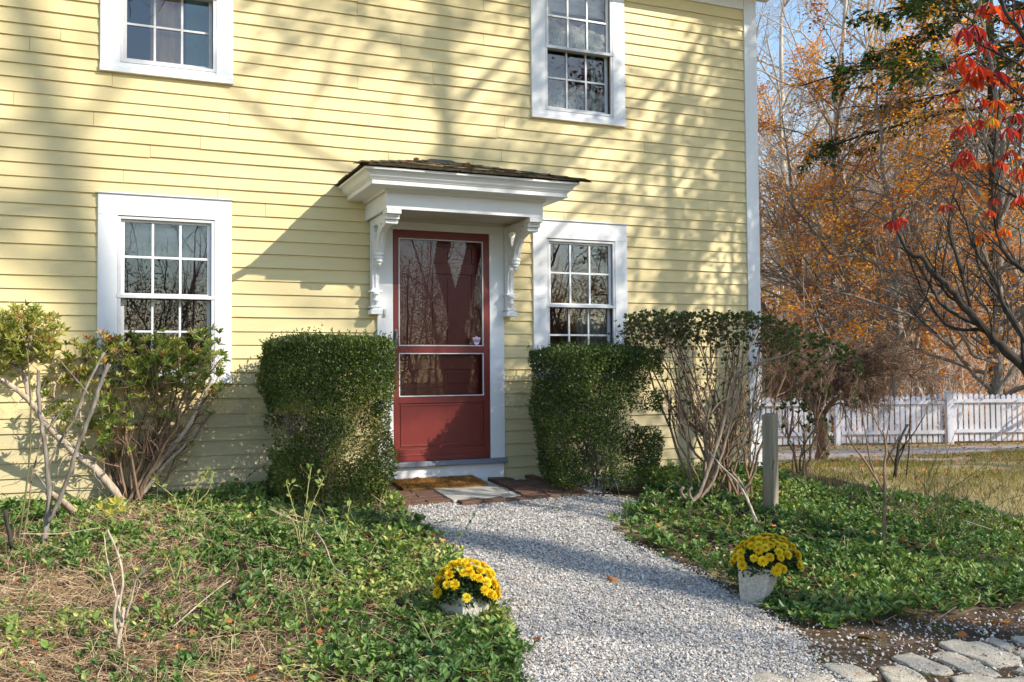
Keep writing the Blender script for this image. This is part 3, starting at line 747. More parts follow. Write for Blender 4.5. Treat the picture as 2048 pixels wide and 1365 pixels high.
def bracket(xm):
    mb = MB()
    V, polys = plate([outline, hole1, hole2, hole3, hole4], .062)
    W_ = np.stack([xm+V[:, 2], -V[:, 0]-.037, V[:, 1]], 1)
    from collections import defaultdict
    by = defaultdict(list)
    for p_ in polys: by[len(p_)].append(p_)
    k = mb.n; mb.add(W_, by[3] if by[3] else [(0, 1, 2)])
    for n_, l_ in by.items():
        if n_ == 3: continue
        mb.f.append(np.array(l_)+k); mb.m.append(np.zeros(len(l_), np.int32))
    # wider front mouldings
    yo = .037
    for s0, s1, a, b, hw in ((.495, .585, 2.228, 2.262, .052), (.52, .612, 2.2625, 2.284, .058), (.52, .625, 2.2845, 2.300, .055), (.53, .655, 2.3005, 2.3375, .062), (.0, .105, 1.7005, 1.718, .052), (.0, .100, 1.566, 1.580, .048), (.0, .112, 1.508, 1.548, .052)):
        mb.box(xm-hw, xm+hw, -s1-yo, -s0-yo, a, b)
    mb.lathe([(0, .0), (.030, .0), (.036, -.012), (.046, -.018), (.048, -.034), (.038, -.044), (.043, -.050), (.042, -.064), (.030, -.076), (.034, -.082), (.030, -.092), (.016, -.106), (.018, -.112), (.012, -.122), (.004, -.130), (0, -.133)], (xm, -.19-yo, 2.045), 20)
    mb.lathe([(.0, .0), (.030, .0), (.034, -.010), (.032, -.022), (.020, -.030), (.018, -.055), (.028, -.062), (.030, -.075), (.022, -.084), (.014, -.10), (0, -.112)], (xm, -.085-yo, 1.70), 16)
    mb.tube([(xm, -.079-yo, 1.74), (xm, -.076-yo, 1.80), (xm, -.084-yo, 1.88), (xm, -.108-yo, 1.935)], .008, 6); mb.tube([(xm, -.20-yo, 2.005+.03), (xm, -.25-yo, 2.08), (xm, -.285-yo, 2.14), (xm, -.345-yo, 2.186)], .008, 6)
    mb.build('bracket', MAT['white_paint'], canopy, bevel=.002)
bracket(-.640); bracket(.640)
# ================================================================== GROUND
def sheet(name, xs, ys, mat, dz=0., bumps=.0):
    X, Y = np.meshgrid(xs, ys); Z = T(X, Y)+dz
    if bumps:
        P = np.stack([X.ravel(), Y.ravel(), X.ravel()*0], 1)
        Z = Z+bumps*(vnoise(P, 1.7, 3)+.5*vnoise(P, 5, 4)-.75).reshape(Z.shape)
    V = np.stack([X, Y, Z], -1).reshape(-1, 3); nx = len(xs)
    i = np.arange(len(ys)-1)[:, None]*nx+np.arange(nx-1)[None]; F = np.stack([i, i+1, i+nx+1, i+nx], -1).reshape(-1, 4)
    return MB().add(V, F).build(name, mat, smooth=True)
def graded(a, b, c, d, fine, coarse):
    return np.unique(np.concatenate([np.arange(a, b, coarse), np.arange(b, c, fine), np.arange(c, d+coarse, coarse)]))
g = sheet('ground', graded(-160, -9, 34, 200, .16, 2.), graded(-160, -9, 16, 200, .16, 2.), MAT['lawn']); tag(g, kind='structure')
tag(sheet('garden_bed', np.arange(-6, 3.9, .08), np.arange(-6.2, -.0, .08), MAT['bed_soil'], .004, .012), kind='structure')
tag(sheet('forest_floor', np.arange(8, 120, 1.5), np.arange(8, 130, 1.5), MAT['forest_floor'], .0, .25), kind='structure')
# polygon helpers in plan
def inpoly(X, Y, poly):
    r = np.zeros(len(X), bool); n = len(poly)
    for i in range(n):
        x0, y0 = poly[i]; x1, y1 = poly[(i+1) % n]
        if y0 == y1: continue
        c = ((y0 > Y) != (y1 > Y)) & (X < (x1-x0)*(Y-y0)/(y1-y0)+x0); r ^= c
    return r
def pxpoly(pts, h=0.): return [tuple(gp(a, b, h)[:2]) for a, b in pts]
path_l = [(792, 1006), (815, 1035), (860, 1075), (905, 1110), (935, 1150), (975, 1195), (1005, 1240), (1030, 1300), (1045, 1350)]
path_r = [(1640, 1340), (1610, 1290), (1560, 1250), (1500, 1215), (1440, 1175), (1380, 1142), (1320, 1115), (1262, 1092), (1225, 1062), (1250, 1035), (1310, 1012), (1240, 1000), (1110, 992)]
PATH = pxpoly(path_l)+[(-1.15, -4.4), (-1.3, -6.0), (.3, -6.0), (.35, -4.9)]+pxpoly(path_r)+[(.95, -.35), (-.75, -.35)]
PATH[-2:] = [(1.2, -.9), (.9, -.02), (-.75, -.02)]
STRIP = [(.58, -.02), (1.9, -.02), (1.9, -.5), (1.3, -.75), (.75, -.65)]
def filled(name, poly, mat, dz, step=.06):
    xs = [p[0] for p in poly]; ys = [p[1] for p in poly]
    X, Y = np.meshgrid(np.arange(min(xs), max(xs), step), np.arange(min(ys), max(ys), step)); sh = X.shape
    k = inpoly(X.ravel()+step/2, Y.ravel()+step/2, poly).reshape(sh)[:-1, :-1]
    nx = sh[1]; i = np.arange(sh[0]-1)[:, None]*nx+np.arange(nx-1)[None]; F = np.stack([i, i+1, i+nx+1, i+nx], -1)[k]
    V = np.stack([X, Y, T(X, Y)+dz], -1).reshape(-1, 3)
    u, inv = np.unique(F, return_inverse=True)
    return tag(MB().add(V[u], inv.reshape(F.shape)).build(name, mat, smooth=True), kind='structure')
filled('gravel_path', PATH, MAT['gravel_bed'], .012)
filled('gravel_strip', STRIP, MAT['gravel_bed'], .016, .04)
DRIVE = [(6.0, 3.6), (9.0, 7.0), (11.5, 5.6), (16., 3.2), (25, -1), (25, -4), (14, -1.0), (9., 1.2), (6., 2.2)]
filled('driveway', DRIVE, MAT['drive_gravel'], .006, .25)
# gravel stones
def stones(n, poly, s0, s1, name, label=None, edge=0.):
    xs = [p[0] for p in poly]; ys = [p[1] for p in poly]
    P = np.stack([rng.uniform(min(xs)-edge, max(xs)+edge, n), rng.uniform(min(ys)-edge, max(ys)+edge, n)], 1)
    J = P+(rng.normal(size=P.shape)*edge if edge else 0)
    P = P[inpoly(J[:, 0], J[:, 1], poly)]
    n = len(P)
    base = np.array([(1, 0, 0), (-1, 0, 0), (0, 1, 0), (0, -1, 0), (0, 0, 1), (0, 0, -1), (.6, .6, .6), (-.6, .6, .55), (-.6, -.6, .6), (.6, -.6, .55)], float)
    F0 = np.array([(4, 6, 7), (4, 7, 8), (4, 8, 9), (4, 9, 6), (0, 2, 6), (2, 1, 7), (1, 3, 8), (3, 0, 9), (6, 2, 7), (7, 1, 8), (8, 3, 9), (9, 0, 6)])
    sc = rng.uniform(s0, s1, (n, 1, 1))*(1+.35*rng.normal(size=(n, 1, 3)).clip(-1, 1))
    V = base[None]*(1+.22*rng.normal(size=(n, 10, 1)))*sc*np.array([1, 1, .7])
    a = rng.random(n)*2*PI; c, s = np.cos(a), np.sin(a)
    R_ = np.zeros((n, 3, 3)); R_[:, 0, 0] = c; R_[:, 0, 1] = -s; R_[:, 1, 0] = s; R_[:, 1, 1] = c; R_[:, 2, 2] = 1
    tl = rng.normal(size=(n, 2))*.4
    R_[:, 2, 0] = tl[:, 0]; R_[:, 2, 1] = tl[:, 1]
    V = np.einsum('nij,nkj->nki', R_, V)
    V[:, :, 0] += P[:, 0:1]; V[:, :, 1] += P[:, 1:2]; V[:, :, 2] += (T(P[:, 0], P[:, 1])+.014+rng.random(n)*.006)[:, None]
    F = (F0[None]+(np.arange(n)*10)[:, None, None]).reshape(-1, 3)
    return MB().add(V.reshape(-1, 3), F, np.repeat(np.clip(rng.beta(2.2, 1.8, n)+.38*(vnoise(np.stack([P[:, 0], P[:, 1], P[:, 0]*0], 1), 2.4, 66)*.6+vnoise(np.stack([P[:, 0], P[:, 1], P[:, 0]*0], 1), 9, 67)*.4-.55), 0, 1), 10)).build(name, MAT['pebble'])
tag(stones(150000, PATH, .0040, .0080, 'path_pebbles', edge=.05), 'pale grey and white crushed stones covering the garden path', 'gravel', kind='stuff')
SOIL = pxpoly([(1560, 1225), (1700, 1255), (2048, 1225), (2100, 1365), (1540, 1365)])
tag(stones(2600, SOIL, .004, .009, 'scattered_pebbles', edge=.03), 'loose white pebbles scattered over the bare soil by the cobbles', 'pebbles', kind='stuff')
tag(stones(3500, STRIP, .005, .010, 'strip_pebbles'), 'pale pebbles along the foot of the wall right of the door', 'pebbles', kind='stuff')
def bits(poly, n, name, mat, s, lab, cat, z=.03, tm=None):
    xs = [p[0] for p in poly]; ys = [p[1] for p in poly]; P = np.stack([rng.uniform(min(xs), max(xs), n), rng.uniform(min(ys), max(ys), n)], 1); P = P[inpoly(P[:, 0], P[:, 1], poly)]
    if tm is not None: P = P[vnoise(np.stack([P[:, 0], P[:, 1], P[:, 0]*0], 1), tm, 55) > .58]
    n = len(P); return tag(MB().leaves(np.stack([P[:, 0], P[:, 1], T(P[:, 0], P[:, 1])+z*(.6+.6*rng.random(n))], 1), rdir(n)*np.array([1, 1, .3]), np.array([[0, 0, 1.]])+rng.normal(size=(n, 3))*.5, rng.uniform(*s, n), (T_OVAL[0]*np.array([1.2, 1, 1.4]), T_OVAL[1]), rng.random(n)).build(name, MAT[mat]), lab, cat, kind='stuff')
bits(PATH, 1500, 'path_litter', 'fallen_leaf', (.006, .02), 'crumbs of dead leaf and bark sprinkled on the gravel path', 'litter')
bits(SOIL, 26000, 'moss', 'moss', (.006, .014), 'yellow green moss growing between the cobbles', 'moss', .012, 7)
bits(SOIL, 900, 'soil_litter', 'fallen_leaf', (.006, .022), 'crumbs of dead leaf on the bare soil by the cobbles', 'litter', .018)

# ---- landing: bricks, stone slab, door mat
def zb(x, y): return .036+.072*y          # landing plane, falls away from the house
def slabbox(mb, cx, cy, lx, ly, ang, h, rnd=0., wob=.003, zoff=0., rough=False):
    c, s = math.cos(ang), math.sin(ang); n = 6 if rough else 1
    V = []
    for (a, b) in ((-1, -1), (1, -1), (1, 1), (-1, 1)):
        px, py = a*lx/2+random.gauss(0, wob), b*ly/2+random.gauss(0, wob)
        V.append((cx+px*c-py*s, cy+px*s+py*c))
    vz = [zb(x, y)+zoff+random.gauss(0, wob*.6) for x, y in V]
    W_ = [(x, y, z) for (x, y), z in zip(V, vz)]+[(x, y, z-h) for (x, y), z in zip(V, vz)]
    mb.add(W_, [(0, 1, 2, 3), (0, 4, 5, 1), (1, 5, 6, 2), (2, 6, 7, 3), (3, 7, 4, 0)], rnd)
mb = MB()
bl, bw_ = .195, .088
def brickat(x, y, ang): slabbox(mb, x, y, bl, bw_, ang, .07, random.random(), .003, random.gauss(0, .003))
for k in range(9):                                             # left of the slab
    y = -.09-k*.098
    if k % 3 != 2: brickat(-.33-.012*k*.3, y, .03); 
    else: brickat(-.34, y, -.02)
    brickat(-.54+random.gauss(0, .004), y-.01, .04)
for k in range(5): brickat(-.685, -.14-k*.2, PI/2+.03)
for k in range(9):                                             # right of the slab
    y = -.08-k*.099
    brickat(.52+random.gauss(0, .004), y, .02)
    if k > 1: brickat(.72, y+.02, -.03)
    if k > 3: brickat(.92+random.gauss(0, .01), y+.06, -.06)
for k in range(4): brickat(.86+.03*k, -.09-.2*k*.9, PI/2+.10)
for k in range(6): brickat(-.10+k*.2, -.985+.012*k, .06)
tag(mb.build('brick_paving', MAT['brick'], bevel=.006), 'worn dark red bricks laid around the stone slab at the doorstep', 'brick paving')
mb = MB(); slabbox(mb, .045, -.50, .56, .88, -.01, .06, 0, .004, .004); tag(mb.build('stone_slab', MAT['slate_slab'], bevel=.006), 'pale square stone slab set in the bricks below the doormat', 'stone slab')
# mat of coir
mb = MB(); mw, md = .76, .43; nx, ny = 60, 34
c_, s_ = math.cos(-.02), math.sin(-.02)
def matpt(u, v, h):
    x, y = -.115+(u-.5)*mw, -.238+(v-.5)*md
    x, y = -.115+(x+.115)*c_-(y+.238)*s_-.03+.03, -.238+(x+.115)*s_+(y+.238)*c_
    return (x, y, zb(x, y)+h)
G = np.array([[matpt(i/nx, j/ny, .020+.006*math.sin(i*.37+j*.2)*math.sin(j*.33)+(.004*math.cos(i*.1))) for i in range(nx+1)] for j in range(ny+1)])
i = np.arange(ny)[:, None]*(nx+1)+np.arange(nx)[None]; F = np.stack([i, i+1, i+nx+2, i+nx+1], -1).reshape(-1, 4)
mb.add(G.reshape(-1, 3), F)
ring = [(0, i_) for i_ in range(nx+1)]+[(j_, nx) for j_ in range(1, ny+1)]+[(ny, i_) for i_ in range(nx-1, -1, -1)]+[(j_, 0) for j_ in range(ny-1, 0, -1)]
top = np.array([G[a, b] for a, b in ring]); bot = top.copy(); bot[:, 2] -= .022
n_ = len(ring); mb.add(np.concatenate([top, bot]), [(k, n_+k, n_+(k+1) % n_, (k+1) % n_) for k in range(n_)])
mat_ = mb.build('doormat', MAT['coir'], smooth=True)
nf = 16000; u, v = rng.random(nf), rng.random(nf)
P = np.stack([matpt(a, b, .020) for a, b in zip(u, v)]); d_ = rng.normal(size=(nf, 3))*np.array([.7, .7, .2])+np.array([0, 0, .55])
MB().leaves(P, d_, rdir(nf), rng.uniform(.012, .026, nf), (T_DIAM[0]*np.array([.16, 1, 1]), T_DIAM[1]), rng.random(nf)).build('fibre', MAT['coir_fibre'], mat_)
tag(mat_, 'rectangular brown coir doormat lying on the bricks before the door', 'doormat')

# ---- cobbles: measured outlines (picture corners turned into ground points)
cob_px = [([(1500, 1352), (1530, 1345), (1575, 1356), (1590, 1372), (1500, 1375)], 'grey rounded cobble, the leftmost of the row at the corner of the drive'),
 ([(1588, 1350), (1628, 1340), (1655, 1350), (1672, 1372), (1600, 1380)], 'light grey angular cobble with a ridged top beside the gravel edge'),
 ([(1643, 1328), (1690, 1323), (1750, 1352), (1752, 1358), (1700, 1362), (1668, 1345)], 'smooth pale lens-shaped cobble near the gravel edge'),
 ([(1758, 1334), (1810, 1330), (1870, 1372), (1800, 1385)], 'rough whitish cobble ringed with green moss'),
 ([(1783, 1313), (1822, 1305), (1860, 1320), (1905, 1340), (1895, 1346), (1850, 1345), (1815, 1328)], 'brownish flat cobble with a rough notched edge'),
 ([(1862, 1305), (1895, 1303), (1960, 1325), (2002, 1345), (1985, 1352), (1940, 1345), (1880, 1320)], 'long narrow pale cobble lying beside the widest one'),
 ([(1876, 1288), (1912, 1280), (1965, 1285), (2045, 1318), (2010, 1330), (1985, 1332), (1930, 1312)], 'widest cobble, a broad flat grey granite block'),
 ([(1965, 1278), (1985, 1272), (2028, 1290), (2020, 1300), (1990, 1290)], 'small rough cobble behind the widest granite block'),
 ([(2022, 1274), (2048, 1270), (2090, 1280), (2090, 1290), (2048, 1289)], 'grey cobble cut by the right edge behind the others'),
 ([(2025, 1303), (2052, 1298), (2100, 1310), (2090, 1325), (2048, 1317)], 'pale cobble at the right edge beside the widest block'),
 ([(1903, 1353), (1950, 1348), (2000, 1362), (2000, 1385), (1920, 1380)], 'pale cobble with a mossy rim at the bottom of the row'),
 ([(1988, 1360), (2040, 1351), (2080, 1365), (2080, 1390), (2010, 1385)], 'flat light cobble in the bottom right corner'),
 ([(2022, 1338), (2055, 1330), (2100, 1340), (2100, 1356), (2055, 1350)], 'grey cobble at the right edge above the corner stone')]
def blob(poly, h, name, mat, zoff=0.):
    """a worn stone from its outline in plan: domed top, rounded shoulder, buried foot"""
    P = np.array(poly, float)
    Q = []
    n = len(P)
    for i in range(n):
        for k in range(4):
            t = k/4; p0, p1, p2, p3 = P[i-1], P[i], P[(i+1) % n], P[(i+2) % n]
            Q.append(.5*((2*p1)+(-p0+p2)*t+(2*p0-5*p1+4*p2-p3)*t*t+(-p0+3*p1-3*p2+p3)*t**3)*.55+.45*(p1+(p2-p1)*t))
    Q = np.array(Q); c = Q.mean(0); m = len(Q); V = []; Q = c+(Q-c)*(1+rng.normal(size=(m, 1))*.022)
    levels = [(1.03, -.05), (1.01, h*.45), (.985, h*.78), (.95, h*.95), (.80, h), (.55, h*1.05), (.3, h*1.07)]
    for (s, z) in levels:
        for q in Q:
            p = c+(q-c)*s; V.append((p[0], p[1], gz(p[0], p[1])+zoff+z))
    V = np.array(V); V[:, 2] += (vnoise(V, 14, 5)-.5)*.022*(V[:, 2] > V[:, 2].min()+.02)+(vnoise(V, 45, 6)-.5)*.009
    F = [(j*m+k, j*m+(k+1) % m, (j+1)*m+(k+1) % m, (j+1)*m+k) for j in range(len(levels)-1) for k in range(m)]
    mb = MB().add(V, F); mb.f.append(np.array([[(len(levels)-1)*m+k for k in range(m)]])); mb.m.append(np.zeros(1, np.int32))
    return mb.build(name, mat, smooth=True)
for pts, lab in cob_px:
    tag(blob(pxpoly(pts, .02), .020, 'cobblestone', MAT['cobble']), lab, 'cobblestone', 'cobbles edging the drive')
def rock(px, py, r, mat, lab, name='stone', cat='stone', sq=.6, group=None):
    p = gp(px, py); n = 9; poly = [(p[0]+r*random.uniform(.75, 1.1)*math.cos(k*2*PI/n), p[1]+r*random.uniform(.75, 1.1)*math.sin(k*2*PI/n)) for k in range(n)]
    return tag(blob(poly, r*sq*1.3, name, mat), lab, cat, group)
simple('brown_stone', (.36, .17, .07), .8, .2, 30, .4, .4); simple('tan_stone', (.50, .38, .26), .85, .2, 30, .3, .4)
rock(1226, 1168, .040, MAT['brown_stone'], 'orange brown stone alone in the middle of the gravel path', sq=.8)
rock(1058, 1002, .035, MAT['tan_stone'], 'tan stone lying against the brick edge at the path head')
rock(1112, 1024, .028, MAT['tan_stone'], 'small buff stone on the gravel below the brick edge')
rock(1098, 1004, .018, MAT['brown_stone'], 'little brown stone right of the tan one by the bricks')
rock(12, 1192, .045, MAT['tan_stone'], 'round grey tan stone in the dead stems at the left edge')
rock(1775, 1350, .03, MAT['tan_stone'], 'fist-sized round stone between two mossy cobbles')
rock(640, 975, .07, MAT['tan_stone'], 'half buried stone behind the rose canes by the left boxwood')

# ================================================================== VINCA AND DEAD STEMS
BED_L = pxpoly([(0, 985), (560, 965), (790, 1006)])+PATH[1:len(path_l)]+[(-1.2, -4.6), (-6., -4.6), (-6., -.1), (-3, -.05)]
BED_R = pxpoly([(1225, 1055), (1262, 1085), (1320, 1108), (1380, 1135), (1440, 1168), (1500, 1208), (1560, 1240), (1620, 1262), (1760, 1255), (1900, 1235), (2048, 1222), (2100, 1200)])+[(4.6, -3.2), (4.2, -1.9), (3.5, -1.45)]+pxpoly([(1640, 985)])+[(3.2, -.15), (1.9, -.1), (1.75, -.75)]+pxpoly([(1290, 1010)])
def scatter_in(poly, n):
    xs = [p[0] for p in poly]; ys = [p[1] for p in poly]
    P = np.stack([rng.uniform(min(xs), max(xs), n), rng.uniform(min(ys), max(ys), n)], 1)
    return P[inpoly(P[:, 0], P[:, 1], poly)]
def polyarea(p): return abs(sum(p[i][0]*p[(i+1) % len(p)][1]-p[(i+1) % len(p)][0]*p[i][1] for i in range(len(p))))/2
def vinca(poly, dens, name, label, cover, hmax=.165):
    xs = [p[0] for p in poly]; ys = [p[1] for p in poly]
    n = int((max(xs)-min(xs))*(max(ys)-min(ys))*dens)
    P = scatter_in(poly, n)
    vis = np.ones(len(P), bool)
    P3 = np.stack([P[:, 0], P[:, 1], P[:, 0]*0], 1)
    cv = cover(P3); P = P[rng.random(len(P)) < cv]; n = len(P)
    P3 = np.stack([P[:, 0], P[:, 1], P[:, 0]*0], 1)
    h = hmax*(.25+.75*vnoise(P3, 2.3, 11))*(.7+.5*vnoise(P3, 9, 12))
    base = np.stack([P[:, 0], P[:, 1], T(P[:, 0], P[:, 1])+.005], 1)
    lean = rng.normal(size=(n, 3))*np.array([.6, .6, .15])+np.array([0, 0, .9]); lean = unit(lean)
    top = base+lean*h[:, None]*rng.uniform(.45, 1.1, n)[:, None]; top[:, 2] = np.maximum(top[:, 2], base[:, 2]+.02)
    mb = MB(); mid = (base+top)/2+rng.normal(size=(n, 3))*.008
    tone = .28+.5*vnoise(P3, 1.5, 13)
    mb.tubes(np.stack([base, mid, top], 1), np.full((n, 3), .0011), 3, .2)
    for k in range(7):
        a = rng.random(n)*2*PI if k % 2 == 0 else a+PI+rng.normal(size=n)*.3
        lv = (k//2)/3.
        d = np.stack([np.cos(a), np.sin(a), rng.uniform(-.1, .75, n)+.35*(1-lv)], 1)
        d = d+.3*lean
        q = top+(mid-top)*lv*.9
        mb.leaves(q, d, lean+rng.normal(size=(n, 3))*.35, rng.uniform(.026, .060, n)*(1-.15*(k < 2))*(.8+.45*vnoise(P3, 4, 14)), T_OVAL, np.clip(tone+rng.normal(size=n)*.17+.12*(k < 2), 0, 1))
    m = n//22; idx = rng.integers(0, n, m); Q, R_ = grow(top[idx], np.stack([rng.normal(size=m), rng.normal(size=m), np.full(m, .15)], 1), rng.uniform(.12, .4, m), np.full(m, .0014), 8, .16, -.06)
    Q[:, :, 2] = np.maximum(Q[:, :, 2], T(Q[:, :, 0], Q[:, :, 1])+.02); mb.tubes(Q, R_, 3, .9)
    for sg in (-1, 1):
        a_, ad = along(Q, 9); k_ = len(a_); sd = np.cross(ad, np.array([[0, 0, 1.]]))*sg; mb.leaves(a_, sd+ad*.5+np.array([0, 0, .4]), np.array([[0, 0, 1.]])+rng.normal(size=(k_, 3))*.3, rng.uniform(.018, .042, k_), T_OVAL, np.clip(.55+rng.normal(size=k_)*.2, 0, 1))
    return tag(mb.build(name, MAT['vinca_leaf']), label, 'ground cover', kind='stuff')
def cover_l(P):
    # green hugs the path edge and the wall foot; dead stems show in the middle and lower left
    e = smoothstep(-2.5, -1.3, P[:, 0]+.25*(P[:, 1]+2.6))
    wall = smoothstep(-1.15, -.5, P[:, 1])
    n = vnoise(P, 2.2, 21)*.6+vnoise(P, 6, 22)*.4
    return np.clip(.07+.85*np.maximum(e, wall*.8)*smoothstep(.15, .5, n+.25)+.42*smoothstep(.50, .64, n), 0, 1)
def arching(poly, n, name, lab):
    P = scatter_in(poly, n); n = len(P); st = np.stack([P[:, 0], P[:, 1], T(P[:, 0], P[:, 1])], 1)
    Q, R_ = grow(st, rng.normal(size=(n, 3))*np.array([.7, .7, .2])+np.array([0, 0, .9]), rng.uniform(.12, .38, n), rng.uniform(.0009, .0018, n), 8, .16, -.13); Q[:, :, 2] = np.maximum(Q[:, :, 2], T(Q[:, :, 0], Q[:, :, 1])+.01)
    return tag(MB().tubes(Q, R_, 3, rng.random(n)).build(name, MAT['straw']), lab, 'dead stems', kind='stuff')
def cover_r(P):
    n = vnoise(P, 2.5, 23)
    return np.clip(.55+.6*smoothstep(.2, .5, n), 0, 1)
vinca(BED_L, 620, 'vinca_patch', 'glossy green vinca covering the bed left of the path', cover_l)
vinca(pxpoly([(845, 1222), (900, 1216), (985, 1212), (1012, 1262), (940, 1285), (850, 1290)]), 1500, 'vinca_patch', 'taller tuft of vinca hiding the foot of the left flower pot', lambda P: np.ones(len(P)), .13)
vinca(BED_R, 560, 'vinca_patch', 'dark green vinca covering the bed right of the path', cover_r)
def dead_stems(poly, dens, cover, name, label, ln=(.06, .22)):
    xs = [p[0] for p in poly]; ys = [p[1] for p in poly]; n = int((max(xs)-min(xs))*(max(ys)-min(ys))*dens)
    P = scatter_in(poly, n); P3 = np.stack([P[:, 0], P[:, 1], P[:, 0]*0], 1); P = P[rng.random(len(P)) < cover(P3)]; n = len(P)
    P3 = np.stack([P[:, 0], P[:, 1], P[:, 0]*0], 1)
    ang = 6*vnoise(P3, .9, 31)+rng.normal(size=n)*.9
    d = np.stack([np.cos(ang), np.sin(ang), rng.normal(size=n)*.22+.06], 1)
    st = np.stack([P[:, 0], P[:, 1], T(P[:, 0], P[:, 1])+rng.uniform(.005, .07, n)], 1)
    Q, R_ = grow(st, d, rng.uniform(*ln, n), rng.uniform(.0009, .0022, n), 5, .22, -.03, .5)
    Q[:, :, 2] = np.maximum(Q[:, :, 2], T(Q[:, :, 0], Q[:, :, 1])+.004)
    mb = MB().tubes(Q, R_, 3, rng.random(n))
    m = n//3; idx = rng.integers(0, n, m)
    mb.leaves(Q[idx, 2], rdir(m)*np.array([1, 1, .3]), np.array([[0, 0, 1.]])+rng.normal(size=(m, 3))*.5, rng.uniform(.015, .035, m), T_DIAM, rng.random(m)*.8)
    return tag(mb.build(name, MAT['straw']), label, 'dead stems', kind='stuff')
dead_stems(BED_L, 2600, lambda P: np.clip(1.15-cover_l(P)*.95, .12, 1), 'dead_stems', 'tangle of dry brown dead stems matted over the left bed')
dead_stems(BED_R, 260, lambda P: np.full(len(P), .5), 'dead_stems', 'few dry stems caught in the vinca right of the path')
arching(BED_L, 2600, 'arching_stems', 'dry stems arching out of the left bed'); arching(BED_R, 700, 'arching_stems', 'dry stems arching out of the right bed')
for nm, bp, nn_, lb in (('leaf_litter', BED_L, 1500, 'small brown leaves caught in the left bed'), ('leaf_litter', BED_R, 420, 'small brown leaves caught in the right bed')):
    P = scatter_in(bp, nn_); n = len(P)
    tag(MB().leaves(np.stack([P[:, 0], P[:, 1], T(P[:, 0], P[:, 1])+rng.uniform(.01, .11, n)], 1), rdir(n)*np.array([1, 1, .5]), np.array([[0, 0, 1.]])+rng.normal(size=(n, 3))*.6, rng.uniform(.02, .055, n), (T_OVAL[0]*np.array([1.3, 1, 1.6]), T_OVAL[1]), rng.random(n)).build(nm, MAT['fallen_leaf']), lb, 'leaf litter', kind='stuff')
def grassy(n, poly, name, label, h=(.03, .08), mask=None):
    P = scatter_in(poly, n); P3 = np.stack([P[:, 0], P[:, 1], P[:, 0]*0], 1)
    if mask is not None: P = P[rng.random(len(P)) < mask(P3)]
    n = len(P); b = np.stack([P[:, 0], P[:, 1], T(P[:, 0], P[:, 1])], 1)
    MBx = MB().leaves(b, rng.normal(size=(n, 3))*np.array([.45, .45, 0])+np.array([0, 0, 1]), rdir(n), rng.uniform(*h, n), (T_DIAM[0]*np.array([.22, 1, 1]), T_DIAM[1]), rng.random(n))
    return tag(MBx.build(name, MAT['grass']), label, 'grass', kind='stuff')
LAWN = [(3.6, -.9), (4.6, -3.), (9, -3), (30, -7), (30, 2), (14.5, 6.5), (8, 9), (5.5, 4)]
def lawnmask(P):
    n = vnoise(P, .8, 41)*.6+vnoise(P, 2.5, 42)*.4
    ind = inpoly(P[:, 0], P[:, 1], DRIVE)
    return np.where(ind, .03, smoothstep(.38, .62, n))
grassy(60000, LAWN, 'lawn_grass', 'patchy autumn grass on the far lawn below the picket fence', (.03, .09), lawnmask)
grassy(230000, [(3.4, -1.3), (4.0, -2.6), (4.2, -4.2), (6, -8), (12, -8), (13, -1), (12, 3), (6, 3.4), (3.6, 0)], 'lawn_grass', 'straggly autumn grass between the bed and the gravel drive', (.025, .075), lambda P: smoothstep(.32, .6, vnoise(P, .9, 43)*.6+vnoise(P, 3, 44)*.4)*.6)
n = 20000; P = scatter_in([(4, -2.5), (12, -3), (30, -7), (34, 2), (15, 9), (9, 10), (5, 3)], n); n = len(P)
keep = rng.random(n) < np.where(P[:, 0]*.38+P[:, 1]*.925 > 9.2, .9, .22); P = P[keep]; n = len(P)
MBx = MB().leaves(np.stack([P[:, 0], P[:, 1], T(P[:, 0], P[:, 1])+.03], 1), rdir(n)*np.array([1, 1, .25]), np.array([[0, 0, 1.]])+rng.normal(size=(n, 3))*.5, rng.uniform(.04, .08, n), (T_DIAM[0]*np.array([1.4, 1, 1]), T_DIAM[1]), rng.random(n))
tag(MBx.build('leaf_litter', MAT['fallen_leaf']), 'orange and brown leaves lying over the lawn towards the fence', 'leaf litter', kind='stuff')
n = 60000; P = np.stack([rng.uniform(9, 60, n), rng.uniform(7, 60, n)], 1); P = P[P.sum(1) > 21]; n = len(P)
MBx = MB().leaves(np.stack([P[:, 0], P[:, 1], T(P[:, 0], P[:, 1])+.08], 1), rdir(n)*np.array([1, 1, .3]), np.array([[0, 0, 1.]])+rng.normal(size=(n, 3))*.5, rng.uniform(.08, .2, n), (T_DIAM[0]*np.array([1.4, 1, 1]), T_DIAM[1]), rng.random(n))
tag(MBx.build('leaf_litter', MAT['fallen_leaf']), 'brown leaf litter carpeting the woodland floor beyond the fence', 'leaf litter', kind='stuff')

